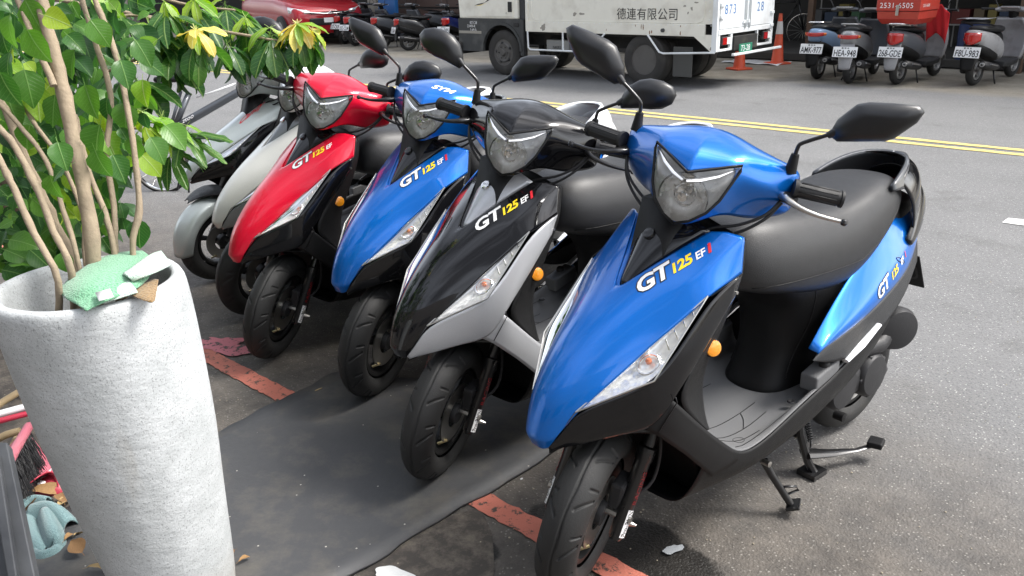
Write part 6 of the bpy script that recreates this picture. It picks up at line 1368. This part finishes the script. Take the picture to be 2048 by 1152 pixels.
for k,(a,b,r_) in enumerate((((-30,830,.12),(45,780,.12),.012),((-10,880,.08),(40,862,.10),.012),((20,905,.05),(38,868,.06),.010))):
    A,B_=at(*a),at(*b); o=tube('bamboo_stick',[(0,0,0),tuple((B_-A)/2+Vector((0,0,.004))),tuple(B_-A)],r_,TAN,None,seg=10); o.location=A
    tag(o,['tan bamboo stick above the white mop handle','tan bamboo stick just below the red broom handle','short tan stick beside the dustpan tray'][k],'stick','bamboo sticks behind the planter')
TL=clothmat('teal_towel',(.10,.19,.20),(.17,.27,.28),380); g=at(95,1045); rg=tag(mk('towel_heap',[],[],TL,None),'crumpled grey teal towel lying on the ground left of the planter','towel')
bpy.data.objects.remove(rg)
rg=thing('towel','crumpled grey teal towel lying on the ground left of the planter','towel',g); L_=Vector(g)
def fold(pts,w,seed,name='towel_fold'):
    r=random.Random(seed); P=[gp_(x,y,h) for x,y,h in pts]; rows=[]
    for i,p in enumerate(P):
        d=(P[min(i+1,len(P)-1)]-P[max(i-1,0)]).normalized(); s=d.cross(Vector((0,0,1))).normalized()
        rows.append([tuple(p+s*w*u+Vector((0,0,.024*math.cos(u*1.5)-.014+r.uniform(-.004,.004)-.018*abs(u)**3))) for u in (-1,-.6,-.2,.2,.6,1)])
    patch(name,rows,TL,rg,sub=3,solid=.005,off=0)
fold([(50,1030,.02),(60,1060,.035),(75,1085,.03),(95,1098,.01)],.035,1); fold([(60,1015,.04),(90,1005,.055),(120,1020,.05),(140,1045,.03)],.028,2)
fold([(90,1020,.05),(100,1050,.06),(112,1080,.04),(108,1098,.01)],.026,3); fold([(62,1100,.015),(80,1112,.02),(110,1100,.02),(122,1085,.012)],.020,4); fold([(45,1010,.03),(65,995,.04),(95,1000,.04)],.022,5)
DL=[leafmesh('dry',k,simple('dry_leaf_%d'%i,c,.8,var=.4,vscale=30),i) for i,(k,c) in enumerate((('lance',(.26,.15,.06)),('broad',(.20,.11,.045)),('slim',(.34,.24,.11))))]
for k,(x,y,s) in enumerate(((62,985,70),(95,1000,75),(80,975,60),(115,1020,60),(45,965,60),(130,1010,50),(150,1075,45),(165,1110,50),(478,1128,34),(470,1105,30),(18,800,60),(45,815,55),(130,1085,36),(175,1140,50),(30,975,40))):
    p=at(x,y,.02); o=bpy.data.objects.new('dry_leaf',R5.choice(DL)); COL.objects.link(o); sz=s/FPX*(p-Vector((0,0,CAMZ))).length*.8
    o.location=p+Vector((0,0,.008)); o.rotation_euler=(R5.uniform(-.5,.5),R5.uniform(-.6,.6),R5.uniform(0,6.28)); o.scale=(sz,)*3; where=['on the red dustpan','beside the dustpan mouth','against the broom bristles','between towel and planter','under the broom block','at the right end of the towel','below the towel near the planter','nearest the planter foot at left','right of the planter foot, larger','right of the planter foot, smaller','by the white rod','just under the red rod','on the towel edge','at the bottom edge of the picture','beside the steel post'][k]
    tag(o,'curled brown dry leaf '+where,'leaf','dry leaves on the ground')
V,F=[],[]; r=random.Random(8)
for _ in range(420):
    p=at(r.uniform(120,235),r.uniform(1040,1152)) if r.random()<.7 else at(r.uniform(440,500),r.uniform(1090,1150)); d=Vector((r.uniform(-1,1),r.uniform(-1,1),r.uniform(-.1,.3)))*r.uniform(.004,.014); tubegeo([p+Vector((0,0,.004)),p+d+Vector((0,0,.006))],[.0012,.0006],3,V,F)
o=mk('plant_litter',V,F,simple('litter_straw',(.30,.20,.10),.9,var=.5,vscale=60),None,smooth=False); o['kind']='stuff'; tag(o,'brown plant litter and straw scattered round the planter foot','litter')
# small litter on the mat and asphalt
for nm,lb,x,y,w_,h_,m_ in (('wood_chip','pale wood splinter lying on the rubber mat near the blue scooter wheel',637,778,.030,.006,TAN),('paper_scrap','tiny white paper scrap on the asphalt between black and blue wheels',1043,957,.010,.006,M_['white'])):
    p=at(x,y,.016 if nm=='wood_chip' else .004); o=mk(nm,[(a,b,0) for a,b in blob(0,0,w_/2,h_/2,9,.3,4,.75)],[tuple(range(9))],m_,None,smooth=False,solid=.002); o.location=p; tag(o,lb,'litter')
# ------------------------------------------------------------------ grey bicycle behind the leaves
GB=simple('bicycle_grey',(.10,.11,.125),.35,.4,.5)
p=at(372,385); bk=thing('bicycle','grey folding bicycle with torn saddle standing behind the leaves at left','bicycle',p,0); L_=Vector(p)
DB=6.0; D0=(Vector(p)-Vector((0,0,CAMZ))).dot(FW)
def bp2(x,y,dd=0): return atd(x,y,D0+dd)-L_
V,F=tubegeo([bp2(340,262),bp2(400,228),bp2(470,188),bp2(520,160)],[.030,.032,.030,.028],10); fr_=mk('frame',V,F,GB,bk)
V,F=tubegeo([bp2(352,250),bp2(378,185)],[.022,.022],10); mk('seat_tube',V,F,GB,bk)
V,F=tubegeo([bp2(340,258),bp2(362,182)],[.012,.012],8); mk('seat_stay',V,F,GB,bk)
try: 
    a,b=bp2(365,247,-.05),bp2(392,232,-.05); flattext('frame_text','ztoo',.05,M_['inkw'],fr_,a,(b-a),UP)
except Exception: pass
sd_=loft('saddle',[[tuple(bp2(x,y)+Vector((0,s*w_,z))) for s,z in ((-1,-.02),(1,-.02),(.9,.02),(0,.035),(-.9,.02))] for x,y,w_ in ((305,162,.02),(325,160,.035),(350,160,.06),(385,158,.10),(412,160,.10))],M_['matte'],bk,sub=1)
patch('torn_foam',[[tuple(bp2(x,y)+Vector((0,-.08*v,.045-.02*v))) for v in (-.6,0,.6)] for x,y in ((352,158),(368,154),(386,152),(400,158))],simple('foam_yellow',(.40,.24,.06),.8,dirt=.4),sd_,sub=1,solid=.01)
patch('rear_rack',[[tuple(bp2(x,y)+Vector((0,s*.05,0))) for s in (-1,0,1)] for x,y in ((397,193),(430,182),(468,168))],M_['white'],bk,sub=0,solid=.01,off=0)
wheelbike(bk,tuple(bp2(322,330)),.21,M_['rubber'],n=12); wheelbike(bk,tuple(bp2(560,300)),.21,M_['rubber'],n=12)
V,F=tubegeo([bp2(352,255),bp2(322,330)],[.010,.010],8); mk('chain_stay',V,F,GB,bk)
for e in ((355,378),(378,386)):
    V,F=tubegeo([bp2(370,335),bp2((370+e[0])/2+ (2 if e[0]>370 else -2),350),bp2(*e)],[.009,.008,.007],8); mk('stand_leg',V,F,M_['blacksteel'],bk)
# big round mirror of the scooter hidden by the leaves
